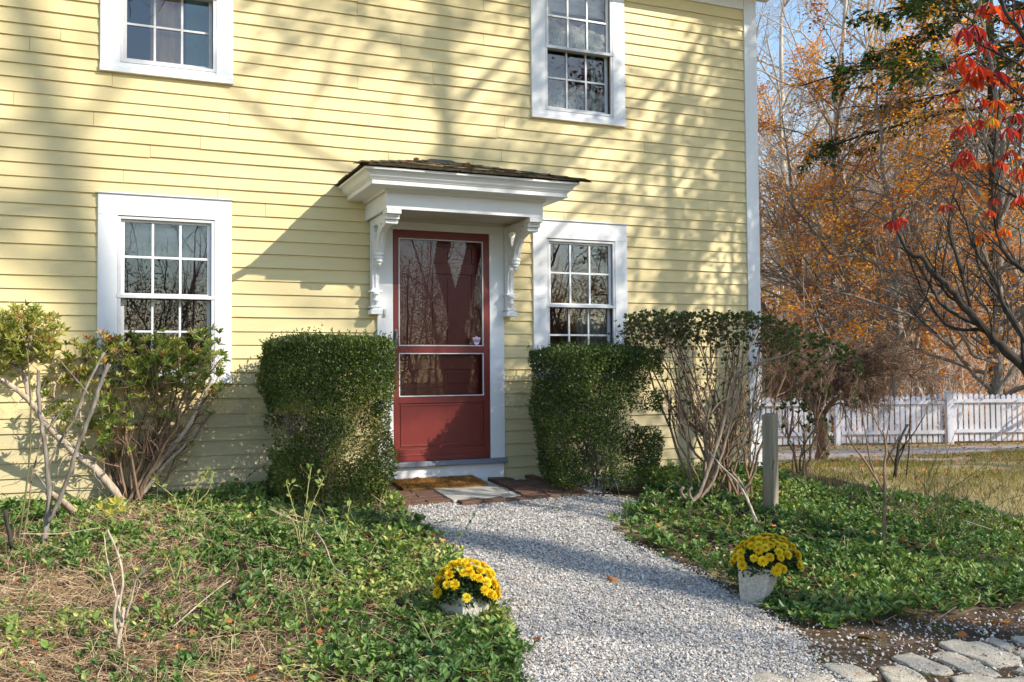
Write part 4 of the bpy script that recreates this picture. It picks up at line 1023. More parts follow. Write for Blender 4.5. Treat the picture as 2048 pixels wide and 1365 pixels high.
# single fallen leaves (lobed oak leaves, curled)
def oakleaf(px, py, size, lab, h=.012, mat='fallen_leaf', p=None, tone=None):
    if p is None: p = gp(px, py, h)
    out = []; 
    for k in range(25):
        t = k/24; a = .12+.22*math.sin(t*PI)*(1+.55*math.sin(t*5*2*PI)); out.append((a, t))
    L_, R_ = [], []
    mb = MB(); a0 = random.random()*2*PI; tx, ty = random.gauss(0, .25), random.gauss(0, .25)
    rows = []
    for (a, t) in out:
        cz = .10*math.sin(t*PI)+.03*math.sin(t*9)
        rows.append([(-a*1.0, t, cz+.16*a), (0, t, cz), (a*1.0, t, cz+.16*a)])
    V = np.array(rows).reshape(-1, 3)*size; V[:, 1] -= size/2; V[:, 2] += tx*V[:, 0]+ty*V[:, 1]
    c, s = math.cos(a0), math.sin(a0); W_ = np.stack([V[:, 0]*c-V[:, 1]*s, V[:, 0]*s+V[:, 1]*c, V[:, 2]-V[:, 2].min()], 1)
    F = [(j*3+k, j*3+k+1, (j+1)*3+k+1, (j+1)*3+k) for j in range(24) for k in (0, 1)]
    mb.add(W_, F, random.random() if tone is None else tone)
    mb.tube(np.array([(W_[1]), W_[1]*1.4]), .0012, 4, .2)
    o = mb.build('fallen_leaf', MAT[mat], smooth=True); o.location = tuple(p-np.array([0, 0, h*.7]))
    return tag(o, lab, 'leaf', 'fallen leaves near the path')
for px, py, s, lab in ((1727, 1277, .085, 'pinkish brown oak leaf flat on the soil above the cobbles'), (1925, 1272, .06, 'round rust red leaf on the soil behind the widest cobble'),
    (2010, 1246, .09, 'orange brown leaf on the soil at the far right edge'), (1982, 1248, .07, 'orange leaf beside the one at the far right edge'), (1757, 1250, .07, 'orange leaf at the edge of the vinca above the soil'),
    (1950, 1243, .06, 'small orange leaf left of the pair at the far right'), (925, 1033, .05, 'dark curled leaf on the gravel by the left bed'), (945, 1058, .045, 'dark little leaf on the gravel below the slab'),
    (1375, 1156, .05, 'dark leaf on the gravel near the right hand bed'), (955, 1085, .04, 'brown leaf on the gravel above the left flower pot'), (1410, 1105, .09, 'crumpled orange leaf at the edge of the right bed'),
    (1452, 1248, .06, 'pale brown leaf lying on the gravel beside the right pot'), (640, 1278, .10, 'big orange leaf caught in the left bed near the path'), (380, 1268, .09, 'crumpled tan leaf in the left bed among dead stems'),
    (340, 1300, .06, 'orange scrap of leaf in the left bed near the front stump'), (60, 1352, .10, 'brown leaf among the stems in the bottom left corner'), (1072, 1283, .05, 'small yellow brown leaf at the lower left edge of the gravel'),
    (1005, 1325, .08, 'orange leaf on the soil at the tip of the left bed'), (1560, 1262, .07, 'orange leaf under the vinca beside the right pot'), (1905, 1090, .08, 'bright orange leaf caught on twigs in the right bed'), (1880, 1185, .05, 'small orange leaf deep in the right hand vinca'),
    (1815, 1120, .08, 'red orange leaf at the foot of the bare sapling'), (1560, 1035, .07, 'dry brown leaf at the foot of the wooden post')):
    oakleaf(px, py, s, lab)
for x, y, s, lab in ((-.28, -.16, .07, 'yellow maple leaf lying high on the canopy shingles'), (.10, -.45, .06, 'tan leaf in the middle of the canopy shingles'), (.72, -.78, .07, 'red brown leaf near the right end of the canopy roof'), (-.45, -.50, .05, 'orange scrap of leaf near the left hip of the canopy'), (-.40, -.70, .045, 'dry leaf above the canopy front edge')):
    z = EZ+(RZ-EZ)*(EY+y)/EY+.014
    oakleaf(0, 0, s, lab, p=np.array([x, y, z+.01]), tone=.9)
oakleaf(0, 0, .06, 'dark curled leaf caught between the doormat and the white riser', p=np.array([-.26, -.07, .06]), tone=.05)
# twigs on the canopy roof
mb = MB(); n = 90
st = np.stack([rng.uniform(-.6, .85, n), rng.uniform(-.85, -.15, n), np.zeros(n)], 1); st[:, 2] = EZ+(RZ-EZ)*(EY+st[:, 1])/EY+.03
ok = np.abs(st[:, 0]) < EX*(-st[:, 1]/EY); st = st[ok]; n = len(st)
Q, R_ = grow(st, np.stack([rng.normal(size=n)*2, rng.normal(size=n)*.6, rng.normal(size=n)*.05], 1), rng.uniform(.05, .16, n), np.full(n, .002), 4, .15, 0)
Q[:, :, 2] = EZ+(RZ-EZ)*(EY+Q[:, :, 1])/EY+.026
mb.tubes(Q, R_, 3, rng.random(n)); tag(mb.build('fallen_twigs', MAT['straw']), 'thin fallen twigs and needles strewn on the canopy shingles', 'twigs', kind='stuff')
# ================================================================== SHRUBS
def plant(name, label, cat, base, stems=None, foliage=None, smat='bark_grey', fmat='rhodo_leaf', group=None, fname='foliage', sname='stems'):
    r = thing(name, label, cat, base, group)
    if stems is not None and stems.n: parented(stems.build(sname, MAT[smat], None, smooth=True), r)
    if foliage is not None and foliage.n: parented(foliage.build(fname, MAT[fmat]), r)
    return r
def boxwood(cx, cy, hw, hd, H, label, seed, taper=.22, holes_=.36, n=62000, lowcut=None, bright=None):
    z0 = gz(cx, cy)
    u = rng.uniform(-1, 1, (n*3, 3)); u[:, 2] = rng.random(n*3)
    m = np.maximum(np.abs(u[:, 0]), np.abs(u[:, 1]))
    # bias to the shell of a clipped block with rounded vertical edges
    rr = (np.abs(u[:, 0])**4+np.abs(u[:, 1])**4)**.25
    topd = 1-u[:, 2]
    depth = np.minimum(1-rr, topd*1.1)
    keep = (rr < 1) & (rng.random(len(u)) < np.exp(-np.maximum(depth, 0)*7)+.07)
    u = u[keep]; rr = rr[keep]
    wz = 1-taper*(1-u[:, 2])**1.6-.12*smoothstep(.15, 0., u[:, 2])
    P = np.stack([cx+u[:, 0]*hw*wz, cy+u[:, 1]*hd*wz, z0+.05+u[:, 2]*(H-.05)-.05*rr**6*u[:, 2]], 1)
    nb = vnoise(P, 3.2, seed)*.6+vnoise(P, 8, seed+1)*.4
    outd = unit(np.stack([u[:, 0]**3, u[:, 1]**3, np.maximum(0, u[:, 2]-.8)*5+.12], 1))
    P = P+outd*((nb-.5)*.16)[:, None]*(1-.75*smoothstep(.85, 1, u[:, 2]))[:, None]
    k = nb > holes_*(.55+.5*vnoise(P, 1.6, seed+4))*np.where(u[:, 2] > .86, .5, 1)
    if lowcut is not None: k &= ~lowcut(u, P)
    P, u, outd = P[k], u[k], outd[k]
    if len(P) > n: P, u, outd = P[:n], u[:n], outd[:n]
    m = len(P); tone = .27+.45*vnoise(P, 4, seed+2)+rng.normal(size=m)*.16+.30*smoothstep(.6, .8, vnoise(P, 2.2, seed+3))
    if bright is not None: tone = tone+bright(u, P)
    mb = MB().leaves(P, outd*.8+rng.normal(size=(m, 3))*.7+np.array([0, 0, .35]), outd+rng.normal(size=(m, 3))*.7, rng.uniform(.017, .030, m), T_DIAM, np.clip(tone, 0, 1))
    # sprig tips standing out of the clipped faces
    q = rng.integers(0, m, 900); q = q[u[q, 2] > .15]
    Q, R_ = grow(P[q], outd[q]+np.array([0, 0, .8]), rng.uniform(.03, .10, len(q)), np.full(len(q), .0012), 4, .15)
    mb.tubes(Q, R_, 3, .5); a, d = along(Q, 9); mb.leaves(a, d+rdir(len(a))*.8, rdir(len(a)), .02, T_DIAM, np.clip(.35+rng.random(len(a))*.5, 0, 1))
    st = MB(); k = 13
    a0 = np.array([[cx, cy, z0-.03]])+rng.normal(size=(k, 3))*np.array([.10, .08, 0])
    Q, R_ = grow(a0, np.stack([rng.normal(size=k)*.28, rng.normal(size=k)*.2, np.ones(k)], 1), rng.uniform(.6, .88, k)*H, rng.uniform(.009, .016, k), 8, .1, .03); ok = (np.abs(Q[:, -1, 0]-cx) < hw*.75) & (np.abs(Q[:, -1, 1]-cy) < hd*.7); Q, R_ = Q[ok], R_[ok]; st.tubes(Q, R_, 6)
    p, d, l, r = spawn(Q, R_, 14, .2, 1, (20, 55), (.3, .55), .55); Q2, R2 = grow(p, d, l*.8, r, 6, .15, .06); ok = (np.abs(Q2[:, -1, 0]-cx) < hw*.8) & (Q2[:, -1, 2] < z0+H*.95) & (np.abs(Q2[:, -1, 1]-cy) < hd*.85); Q2, R2 = Q2[ok], R2[ok]; st.tubes(Q2, R2, 4)
    p, d, l, r = spawn(Q2, R2, 5, .2, 1, (20, 55), (.4, .7), .6); Q3, R3 = grow(p, d, l*.8, np.maximum(r, .0012), 4, .15, .04); 
    ok = (np.abs(Q3[:, -1, 0]-cx) < hw*.8) & (Q3[:, -1, 2] < z0+H*.95) & (np.abs(Q3[:, 0, 0]-cx) < hw*.8); st.tubes(Q3[ok], R3[ok], 3)
    return plant('boxwood_shrub', label, 'shrub', (cx, cy, z0), st, mb, 'bark_grey', 'boxwood_leaf', 'clipped boxwoods flanking the door')
boxwood(-1.17, -.62, .49, .47, 1.34, 'square clipped boxwood left of the red door, its lower front leaves toned yellow green as if sunlit', 51, .10, .42, bright=lambda u, P: .4*smoothstep(.65, .35, np.abs(u[:, 2]-.35)*2)*smoothstep(.2, -.3, u[:, 1])*(vnoise(P, 3.5, 99) > .5))  # sunlight on the lower front is put into the leaf tone
boxwood(1.20, -.72, .54, .48, 1.27, 'dark clipped boxwood right of the door with open holes low on its right side', 61, .14, .43,
        lowcut=lambda u, P: (vnoise(P, 3.0, 77) > .50) & (u[:, 2] < .55) & (u[:, 0] > .1))

def pxpts(pts, d0, d1=None):
    d1 = d0 if d1 is None else d1; n = len(pts)
    return np.array([at(a, b, d0+(d1-d0)*i/(n-1)) for i, (a, b) in enumerate(pts)])
def densify(P, k=4): return np.array(smoothpts([tuple(p) for p in P], k))
def limb(mb, P, r0, r1, n=8, k=4, knob=.12):
    P = densify(P, k); R_ = np.linspace(r0, r1, len(P))*(1+knob*rng.normal(size=len(P)).clip(-1.2, 1.2)); P = P+rng.normal(size=P.shape)*r0*.12
    mb.tube(P, R_, n, random.random()); return P[None], R_[None]
def rosettes(mb, tips, dirs, k, size, tmpl, tone, up=.25, spread=(.5, 1.1)):
    n = len(tips)
    for j in range(k):
        a = 2*PI*j/k+rng.random(n)*.5
        A = unit(np.cross(dirs, np.array([[.3, .5, .1]]))); B = np.cross(dirs, A); e = rng.uniform(*spread, n)[:, None]
        d = dirs*np.cos(e)+(A*np.cos(a)[:, None]+B*np.sin(a)[:, None])*np.sin(e)+np.array([0, 0, up*.3])
        mb.leaves(tips, d, dirs+rng.normal(size=(n, 3))*.2, rng.uniform(.7, 1.15, n)*size, tmpl, np.clip(tone+rng.normal(size=n)*.12, 0, 1))

# --- left rhododendron: base near px (255,1030), canopy spreading to 100..465
def fan_shrub(base, targets, r0, mid, mb, wob=.05, n=7):
    """stems rising from base to each target, bowed by mid"""
    out = []
    for t in targets:
        a = np.array(base)+rng.normal(size=3)*np.array([.05, .05, 0]); b = np.array(t)
        c = a+(b-a)*.45+np.array([0, 0, -.10])*1+rng.normal(size=3)*wob+np.array(mid)
        s = np.linspace(0, 1, n)[:, None]; P = (1-s)**2*a+2*s*(1-s)*c+s*s*b+rng.normal(size=(n, 3))*wob*.25*np.sin(s*PI)
        out.append(P)
    P = np.array(out); R_ = (r0*rng.uniform(.6, 1.1, len(P)))[:, None]*np.linspace(1, .3, n)[None]; mb.tubes(P, R_, 6, rng.random(len(P))); return P, R_
st, fo = MB(), MB()
base = at(262, 1030, 7.35); base[2] = gz(base[0], base[1])
tg = [at(a, b, rng.uniform(7.2, 7.9)) for a, b in [(130, 700), (165, 690), (200, 700), (235, 690), (270, 680), (300, 690), (330, 685), (360, 690), (390, 690), (420, 700), (440, 720), (110, 760), (430, 770), (340, 730), (250, 740), (200, 760), (300, 800), (420, 830), (160, 830), (230, 850), (400, 720), (310, 720)]]
P1, R1 = fan_shrub(base, tg, .017, (.0, 0, 0), st, .08, 9)
p, d, l, r = spawn(P1, R1, 9, .3, 1, (20, 60), (.14, .34), .55); P2, R2 = grow(p, d, l, np.maximum(r, .002), 5, .25, .04); st.tubes(P2, R2, 4, rng.random(len(P2)))
p, d, l, r = spawn(P2, R2, 4, .3, 1, (20, 60), (.4, .9), .6); P3, R3 = grow(p, d, np.minimum(l, .12), np.maximum(r, .0015), 4, .25, .08); st.tubes(P3, R3, 3, rng.random(len(P3)))
def pix(P):
    v = P-CAM; dz = v@_F; return 1024+FPX*(v@_R)/dz, 682.5-FPX*(v@_U)/dz
tips = np.concatenate([P3[:, -1], P2[:, -1]]); td = np.concatenate([unit(P3[:, -1]-P3[:, -2]), unit(P2[:, -1]-P2[:, -2])])
x, y = pix(tips); hgt = tips[:, 2]
prob = smoothstep(.80, 1.0, hgt)*.95+.10; prob = np.where((x < 230) & (hgt > .35), .8, prob); prob = np.where(hgt < .15, 0, prob)
ok = (rng.random(len(tips)) < prob) & (hgt < 1.36); tips, td = tips[ok], td[ok]
# clipped top: dense layer of extra shoots
n = 520; q = rng.random(n); ex = np.array([at(a, b, c) for a, b, c in zip(rng.uniform(120, 445, n), 672+rng.random(n)**1.2*95+18*np.abs(rng.normal(size=n)), rng.uniform(7.15, 7.85, n))])
x_, y_ = pix(ex); kk = (y_ < 790) & (vnoise(ex, 5, 71) > .38); ex = ex[kk]
ex2 = np.array([at(a, b, c) for a, b, c in zip(rng.uniform(92, 270, 190), rng.uniform(690, 880, 190), rng.uniform(6.9, 7.4, 190))]); ex2 = ex2[vnoise(ex2, 5.5, 75) > .50]; ex = np.concatenate([ex, ex2])
tips = np.concatenate([tips, ex]); td = np.concatenate([td, unit(rng.normal(size=(len(ex), 3))*.4+np.array([0, 0, 1.]))])
Qs, Rs = grow(ex, -unit(rng.normal(size=(len(ex), 3))*.5+np.array([0, 0, 1.])), np.full(len(ex), .14), np.full(len(ex), .0022), 4, .2); st.tubes(Qs, Rs, 3, .5)
tone = .2+.55*vnoise(tips, 5, 72)+rng.normal(size=len(tips))*.1+np.where(vnoise(tips, 7, 73) > .68, .35, 0)
rosettes(fo, tips, unit(td+np.array([0, 0, .5])), 7, .062, T_NARROW, tone)
# leaning main limb from the base up to the left edge, pale and flaking
big = MB()
L1 = limb(big, pxpts([(250, 1010), (205, 955), (160, 915), (128, 885), (98, 855), (70, 815), (45, 790), (10, 765), (-40, 735)], 7.3, 6.7), .029, .017, 10)
L2 = limb(big, pxpts([(60, 800), (52, 765), (38, 740), (15, 728), (-20, 718)], 6.9, 6.9), .020, .009)
L3 = limb(big, pxpts([(42, 745), (48, 715), (52, 690), (50, 672)], 6.9, 6.9), .016, .008)
L4 = limb(big, pxpts([(260, 1030), (290, 960), (340, 900), (378, 850), (400, 800), (425, 760)], 7.35, 7.5), .030, .010)
L5 = limb(big, pxpts([(275, 1000), (330, 930), (370, 890), (400, 850), (432, 820)], 7.35, 7.6), .018, .006)
L7 = limb(big, pxpts([(150, 905), (165, 860), (160, 820), (175, 780), (190, 745)], 7.2, 7.3), .010, .004)
L8 = limb(big, pxpts([(100, 855), (112, 820), (108, 780), (125, 745)], 7.1, 7.2), .008, .004)
L6 = limb(big, pxpts([(215, 1000), (200, 1015), (178, 1030)], 7.3, 7.2), .03, .025)
for L in (L1, L2, L3, L4, L5, L7, L8):
    p, d, l, r = spawn(*L, 20, .1, .95, (40, 80), (.08, .2), .3); Q, R_ = grow(p, d, l, np.minimum(r, .004), 5, .3); big.tubes(Q, R_, 4, .8)
# upper left head of leaves
n = 420; cl = []
for a, b, c, rx_, ry_ in ((60, 655, 6.9, 60, 34), (5, 665, 6.9, 50, 45), (90, 690, 6.95, 25, 25), (20, 720, 6.9, 35, 22)):
    m_ = int(n*rx_*ry_/3000*.75); cl.append(np.array([at(a+rx_*s_*math.cos(t_), b+ry_*s_*math.sin(t_), c+random.uniform(-.25, .25)) for s_, t_ in zip(rng.random(m_)**.6, rng.random(m_)*2*PI)]))
cl = np.concatenate(cl); cl = cl+rng.normal(size=cl.shape)*.035; cl = cl[vnoise(cl, 7, 76) > .42]
rosettes(fo, cl, unit(rng.normal(size=(len(cl), 3))*.45+np.array([0, 0, 1.])), 7, .060, T_NARROW, .45+.4*vnoise(cl, 6, 74))
c0 = at(50, 735, 6.9); fan = np.stack([c0+(q_-c0)*s_ for q_ in cl[::3] for s_ in [0]]); m_ = len(cl[::3]); s_ = np.linspace(0, 1, 6)[None, :, None]
Pm = c0[None, None]+(cl[::3][:, None]-c0)*s_+np.array([0, 0, .05])*np.sin(s_*PI)+rng.normal(size=(m_, 6, 3))*.006; big.tubes(Pm, np.full((m_, 6), .003)*np.linspace(1.6, .5, 6), 4, .6)
r = plant('rhododendron_shrub', 'gnarled rhododendron with yellow green clipped top under the lower left window', 'shrub', base, st, fo, 'bark_brown', 'rhodo_leaf')
parented(big.build('main_limb', MAT['bark_pale'], None, smooth=True), r)

# --- pruned stumps and canes at the left
def authored(name, label, cat, parts, smat, group=None, foliage=None, fmat='rose_leaf', twigs=0):
    mb = MB(); b = None
    for pts, d, r0, r1 in parts:
        P = pxpts(pts, d[0], d[1]); 
        if b is None: b = P[0]
        Pm, Rm = limb(mb, P, r0, r1, 8, 4, .08)
        if twigs:
            p, dd, l, rr = spawn(Pm, Rm, twigs, .3, 1., (30, 70), (.06, .16), .35); Q, R_ = grow(p, dd, l, np.minimum(rr, .0035), 4, .2, .03); mb.tubes(Q, R_, 4, .5)
    return plant(name, label, cat, (b[0], b[1], gz(b[0], b[1])), mb, foliage, smat, fmat, group, sname='stems', fname='foliage')
authored('pruned_shrub', 'bare pruned shrub of two forked sawn grey stems at the left, before the rhododendron', 'shrub',
 [([(84, 1125), (92, 1060), (98, 1000), (94, 930), (86, 860), (78, 800), (77, 742)], (6.05, 6.2), .020, .011), ([(96, 1045), (115, 1010), (138, 950), (160, 880), (185, 820), (200, 770), (218, 728)], (6.05, 6.1), .015, .013),
  ([(98, 930), (122, 880), (150, 835), (175, 770), (208, 706)], (6.15, 6.4), .008, .008), ([(196, 812), (170, 780), (140, 745), (115, 715)], (6.1, 6.2), .005, .003), ([(95, 860), (118, 830), (140, 808)], (6.15, 6.2), .006, .002),
  ([(97, 985), (85, 965), (70, 948)], (6.1, 6.1), .007, .005)], 'bark_grey', twigs=5)
authored('rose_cane', 'tall straight green rose cane rising past the window at the far left', 'shrub', [([(28, 1125), (42, 1050), (52, 980), (60, 900), (62, 830), (58, 760), (55, 700)], (5.95, 6.2), .007, .004)], 'cane_green', 'bare canes at the left edge')
authored('rose_cane', 'thin red brown cane beside the tall green one at the far left', 'shrub', [([(38, 1125), (58, 1010), (64, 950), (80, 890), (84, 860)], (6., 6.3), .005, .003)], 'bark_brown', 'bare canes at the left edge')
authored('stump', 'short dark sawn stump leaning at the far left edge', 'stump', [([(30, 1130), (22, 1080), (10, 1020)], (5.9, 5.9), .016, .013)], 'bark_dark')
authored('fallen_limb', 'thick pale flaking limb lying low from the left stems to the rhododendron', 'branch', [([(96, 985), (120, 1000), (145, 1022), (185, 1045)], (6.3, 7.0), .022, .03)], 'bark_pale')
authored('pruned_shrub', 'small bare shrub of thin forked tan stems in the lower left foreground', 'shrub',
 [([(236, 1345), (235, 1300), (243, 1250), (247, 1215)], (4.62, 4.7), .011, .008), ([(243, 1255), (238, 1220), (246, 1160), (236, 1110), (215, 1060)], (4.66, 4.8), .008, .005), ([(240, 1225), (226, 1170), (214, 1120), (208, 1070)], (4.66, 4.9), .005, .003),
  ([(250, 1240), (262, 1200), (272, 1160), (290, 1140), (302, 1128)], (4.66, 4.6), .006, .004), ([(232, 1270), (228, 1230), (236, 1190)], (4.6, 4.6), .009, .007)], 'bark_pale', twigs=3)
# --- rose sprigs with leaves
def rose(px, py, d, lab, stems):
    mb, lf = MB(), MB()
    for pts in stems:
        P, R_ = limb(mb, pxpts(pts, d, d+.05), .0045, .0025, 6, 4, .05)
        p, dd, l, rr = spawn(P, R_, 5, .3, 1, (40, 75), (.1, .25), .5); Q, R2 = grow(p, dd, l, rr, 4, .15, .1); mb.tubes(Q, R2, 4, .5)
        a, ad = along(Q, 3); a = a[rng.random(len(a)) < .8]; k = len(a)
        lf.leaves(a, rdir(k)+np.array([0, 0, .1]), rdir(k)*.6+np.array([0, -.4, .7]), rng.uniform(.03, .06, k), T_OVAL, rng.random(k))
        lf.leaves(P[0, -1:].repeat(3, 0), rdir(3)+np.array([0, 0, .5]), rdir(3), .025, T_OVAL, .2)
    b = gp(px, py); return plant('rose_bush', lab, 'rose', b, mb, lf, 'rose_cane', 'rose_leaf', 'young rose stems in the left bed')
rose(600, 1090, 6.3, 'spindly rose with pale green stems before the left boxwood', [[(604, 1130), (598, 1060), (585, 1010), (572, 965)], [(604, 1130), (606, 1060), (613, 1000), (622, 935)], [(606, 1130), (612, 1060), (625, 1010), (648, 955)], [(600, 1100), (590, 1050), (572, 1030), (540, 1020)], [(606, 1120), (630, 1060), (650, 1040), (672, 1020)]])
rose(365, 1040, 6.6, 'low rose with yellowish forked stems below the left window corner', [[(360, 1050), (372, 1010), (395, 970), (416, 942)], [(362, 1050), (350, 1000), (330, 980), (302, 958)], [(366, 1050), (390, 1010), (415, 985), (428, 945)]])
rose(352, 1150, 5.4, 'sparse green seedling in the middle of the left bed', [[(350, 1160), (340, 1130), (330, 1110)], [(352, 1160), (362, 1125), (360, 1100)]])
rose(700, 1080, 6.2, 'leafy rose shoot at the gravel edge right of the spindly rose', [[(690, 1090), (694, 1040), (700, 1005)], [(690, 1090), (672, 1060), (668, 1030)]])
# yellow leafed maple seedling under the rhododendron
mb, lf = MB(), MB(); P, R_ = limb(mb, pxpts([(220, 1080), (214, 1055), (216, 1035)], 5.6, 5.6), .003, .002, 5)
for a, b, s in ((205, 1018, .085), (232, 1008, .10), (222, 1028, .07), (245, 1022, .06)):
    q = at(a, b, 5.6)[None]
    for k in range(5): lf.leaves(q, np.array([[math.cos(.5+k*.55), -.2, math.sin(.5+k*.55)-.3]]), np.array([[0, -.8, .6]]), s*(.8 if k in (0, 4) else 1)*.6, T_OVAL, .92)
plant('maple_seedling', 'small seedling with yellow green lobed leaves under the rhododendron', 'seedling', gp(220, 1080), mb, lf, 'bark_brown', 'rose_leaf')
def stick(pts, d, r, lab, mat='bark_pale'):
    mb = MB(); limb(mb, pxpts(pts, *d), r, r*.6, 6, 3, .06); o = mb.build('fallen_stick', MAT[mat], smooth=True); return tag(o, lab, 'stick', 'loose sticks in the beds')
stick([(537, 1018), (560, 1028), (600, 1045)], (6.2, 6.1), .005, 'whitish stick leaning on the spindly rose')
stick([(630, 1062), (650, 1090), (665, 1130), (690, 1152)], (6.0, 5.6), .005, 'curved pale stick hooking down to the soil right of the rose')
stick([(40, 1068), (120, 1068), (205, 1055)], (5.9, 6.2), .004, 'long straight dry stick lying across the left stems')
stick([(345, 1255), (380, 1225), (420, 1190), (462, 1160)], (4.9, 5.2), .004, 'thin greenish stick slanting up in the left bed')
stick([(1856, 1250), (1885, 1232), (1912, 1214)], (5.1, 5.0), .004, 'straw coloured stick poking out of the right hand vinca')
stick([(1930, 1042), (1960, 1052), (1985, 1060)], (6.3, 6.2), .005, 'pale broken stick lying on the right hand vinca')
stick([(122, 1365), (135, 1335), (150, 1318)], (4.6, 4.6), .006, 'curved tan stick in the bottom left corner')

barkmat('bark_limb', (.17, .125, .09), (.40, .31, .23), 40)
# --- flat topped azalea right of the dark boxwood
def flat_shrub(basepx, based, tx, ytop, dr, name, label, nst, seed, ythick=55, leafn=1200, fm='azalea_leaf', r0=.016, base2=None, slope=None, leafsize=.032, dip=0):
    st, fo = MB(), MB(); base = at(*basepx, based); base[2] = gz(base[0], base[1])
    D0, D1 = dr
    yt = lambda x_: ytop+(slope(x_) if slope else 0)
    tg = [at(a, yt(a)+rng.uniform(20, 70), rng.uniform(D0, D1)) for a in np.linspace(tx[0]+15, tx[1]-15, nst)+rng.normal(size=nst)*8]
    bs = [base]+([at(*b_, based) for b_ in base2] if base2 else [])
    P1s, R1s = [], []
    for j, b_ in enumerate(bs):
        b_ = np.array(b_); b_[2] = gz(b_[0], b_[1])
        P_, R_ = fan_shrub(b_, tg[j::len(bs)], r0, (0, 0, -.05), st, .09, 10); P1s.append(P_); R1s.append(R_)
    P1, R1 = np.concatenate(P1s), np.concatenate(R1s)
    p, d, l, r = spawn(P1, R1, 9, .28, .95, (18, 45), (.25, .5), .6); P2, R2 = grow(p, d, l*.75, np.maximum(r, .002), 7, .16, .12); 
    x_, y_ = pix(P2[:, -1]); ok = y_ > yt(x_)+2; P2, R2 = P2[ok], R2[ok]; st.tubes(P2, R2, 5, rng.random(len(P2)))
    p, d, l, r = spawn(P2, R2, 5, .3, 1, (18, 50), (.35, .7), .6); P3, R3 = grow(p, d, l, np.maximum(r, .0014), 5, .2, .1)
    x_, y_ = pix(P3[:, -1]); ok = y_ > yt(x_)+2; P3, R3 = P3[ok], R3[ok]; st.tubes(P3, R3, 3, rng.random(len(P3)))
    xs = rng.uniform(tx[0], tx[1], leafn); ys = yt(xs)+2+rng.random(leafn)**1.5*ythick+4*rng.normal(size=leafn)
    ex = np.array([at(a, b, c) for a, b, c in zip(xs, ys, rng.uniform(D0, D1, leafn))]); ex = ex[vnoise(ex, 6, seed) > .30]
    Qs, Rs = grow(ex, -unit(rng.normal(size=(len(ex), 3))*.6+np.array([0, 0, 1.])), np.full(len(ex), .12), np.full(len(ex), .0016), 4, .2); st.tubes(Qs, Rs, 3, .5)
    x_, y_ = pix(P3[:, -1]); pr = np.where(y_ < yt(x_)+ythick+15, .8, .20); ok = rng.random(len(P3)) < pr
    tips = np.concatenate([ex, P3[ok][:, -1]]); td = np.concatenate([unit(rng.normal(size=(len(ex), 3))*.5+np.array([0, 0, 1.])), unit(P3[ok][:, -1]-P3[ok][:, -2])])
    rosettes(fo, tips, td, 6, leafsize, T_OVAL, .12+.5*vnoise(tips, 5, seed+1))
    return plant(name, label, 'shrub', base, st, fo, 'bark_brown', fm), st
sl = lambda x_: np.where(x_ < 1300, (1300-x_)*.12, 0)+np.where(x_ > 1500, (x_-1500)*.28, 0)
rt, _ = flat_shrub((1392, 1000), 8.1, (1250, 1600), 628, (8.0, 8.7), 'azalea_shrub', 'tall flat-topped azalea with open bare stems against the sunlit wall', 26, 81, 58, 1500, base2=[(1475, 985), (1490, 988), (1415, 990)], slope=sl)
big = MB()
for pts, d, a, b in (([(1378, 1010), (1400, 985), (1420, 930), (1440, 870), (1455, 810), (1468, 760), (1478, 735)], (7.75, 7.9), .017, .010), ([(1395, 1000), (1425, 965), (1440, 920), (1460, 850), (1478, 780), (1490, 720), (1508, 680), (1520, 655)], (7.8, 7.9), .014, .006),
    ([(1472, 756), (1500, 742), (1525, 724), (1560, 715), (1590, 702)], (7.85, 7.7), .011, .007), ([(1460, 765), (1420, 745), (1380, 725), (1335, 722)], (7.85, 8.), .006, .003), ([(1420, 830), (1440, 805), (1470, 792)], (7.8, 7.8), .006, .004),
    ([(1372, 998), (1362, 985), (1366, 975)], (7.7, 7.7), .012, .012), ([(1384, 1000), (1378, 985), (1385, 975)], (7.7, 7.7), .012, .011)): limb(big, pxpts(pts, *d), a, b, 8)
parented(big.build('main_limb', MAT['bark_limb'], None, smooth=True), rt)
authored('pruned_shrub', 'two long thin stems leaning out from the azalea toward the post foot', 'shrub', [([(1515, 1045), (1490, 990), (1470, 960), (1440, 930), (1420, 905)], (6.9, 7.5), .010, .005), ([(1510, 1045), (1488, 975), (1465, 945)], (6.95, 7.3), .007, .005)], 'bark_pale', twigs=2)
sl2 = lambda x_: 16+np.abs(x_-1620)*.22+np.where(x_ > 1650, (x_-1650)*.25, 0)
flat_shrub((1600, 945), 9.4, (1540, 1725), 655, (9.2, 10.0), 'rhododendron_shrub', 'dark green rhododendron standing at the corner of the house behind the post', 8, 91, 42, 150, fm='azalea_leaf', r0=.013, slope=sl2, leafsize=.055)

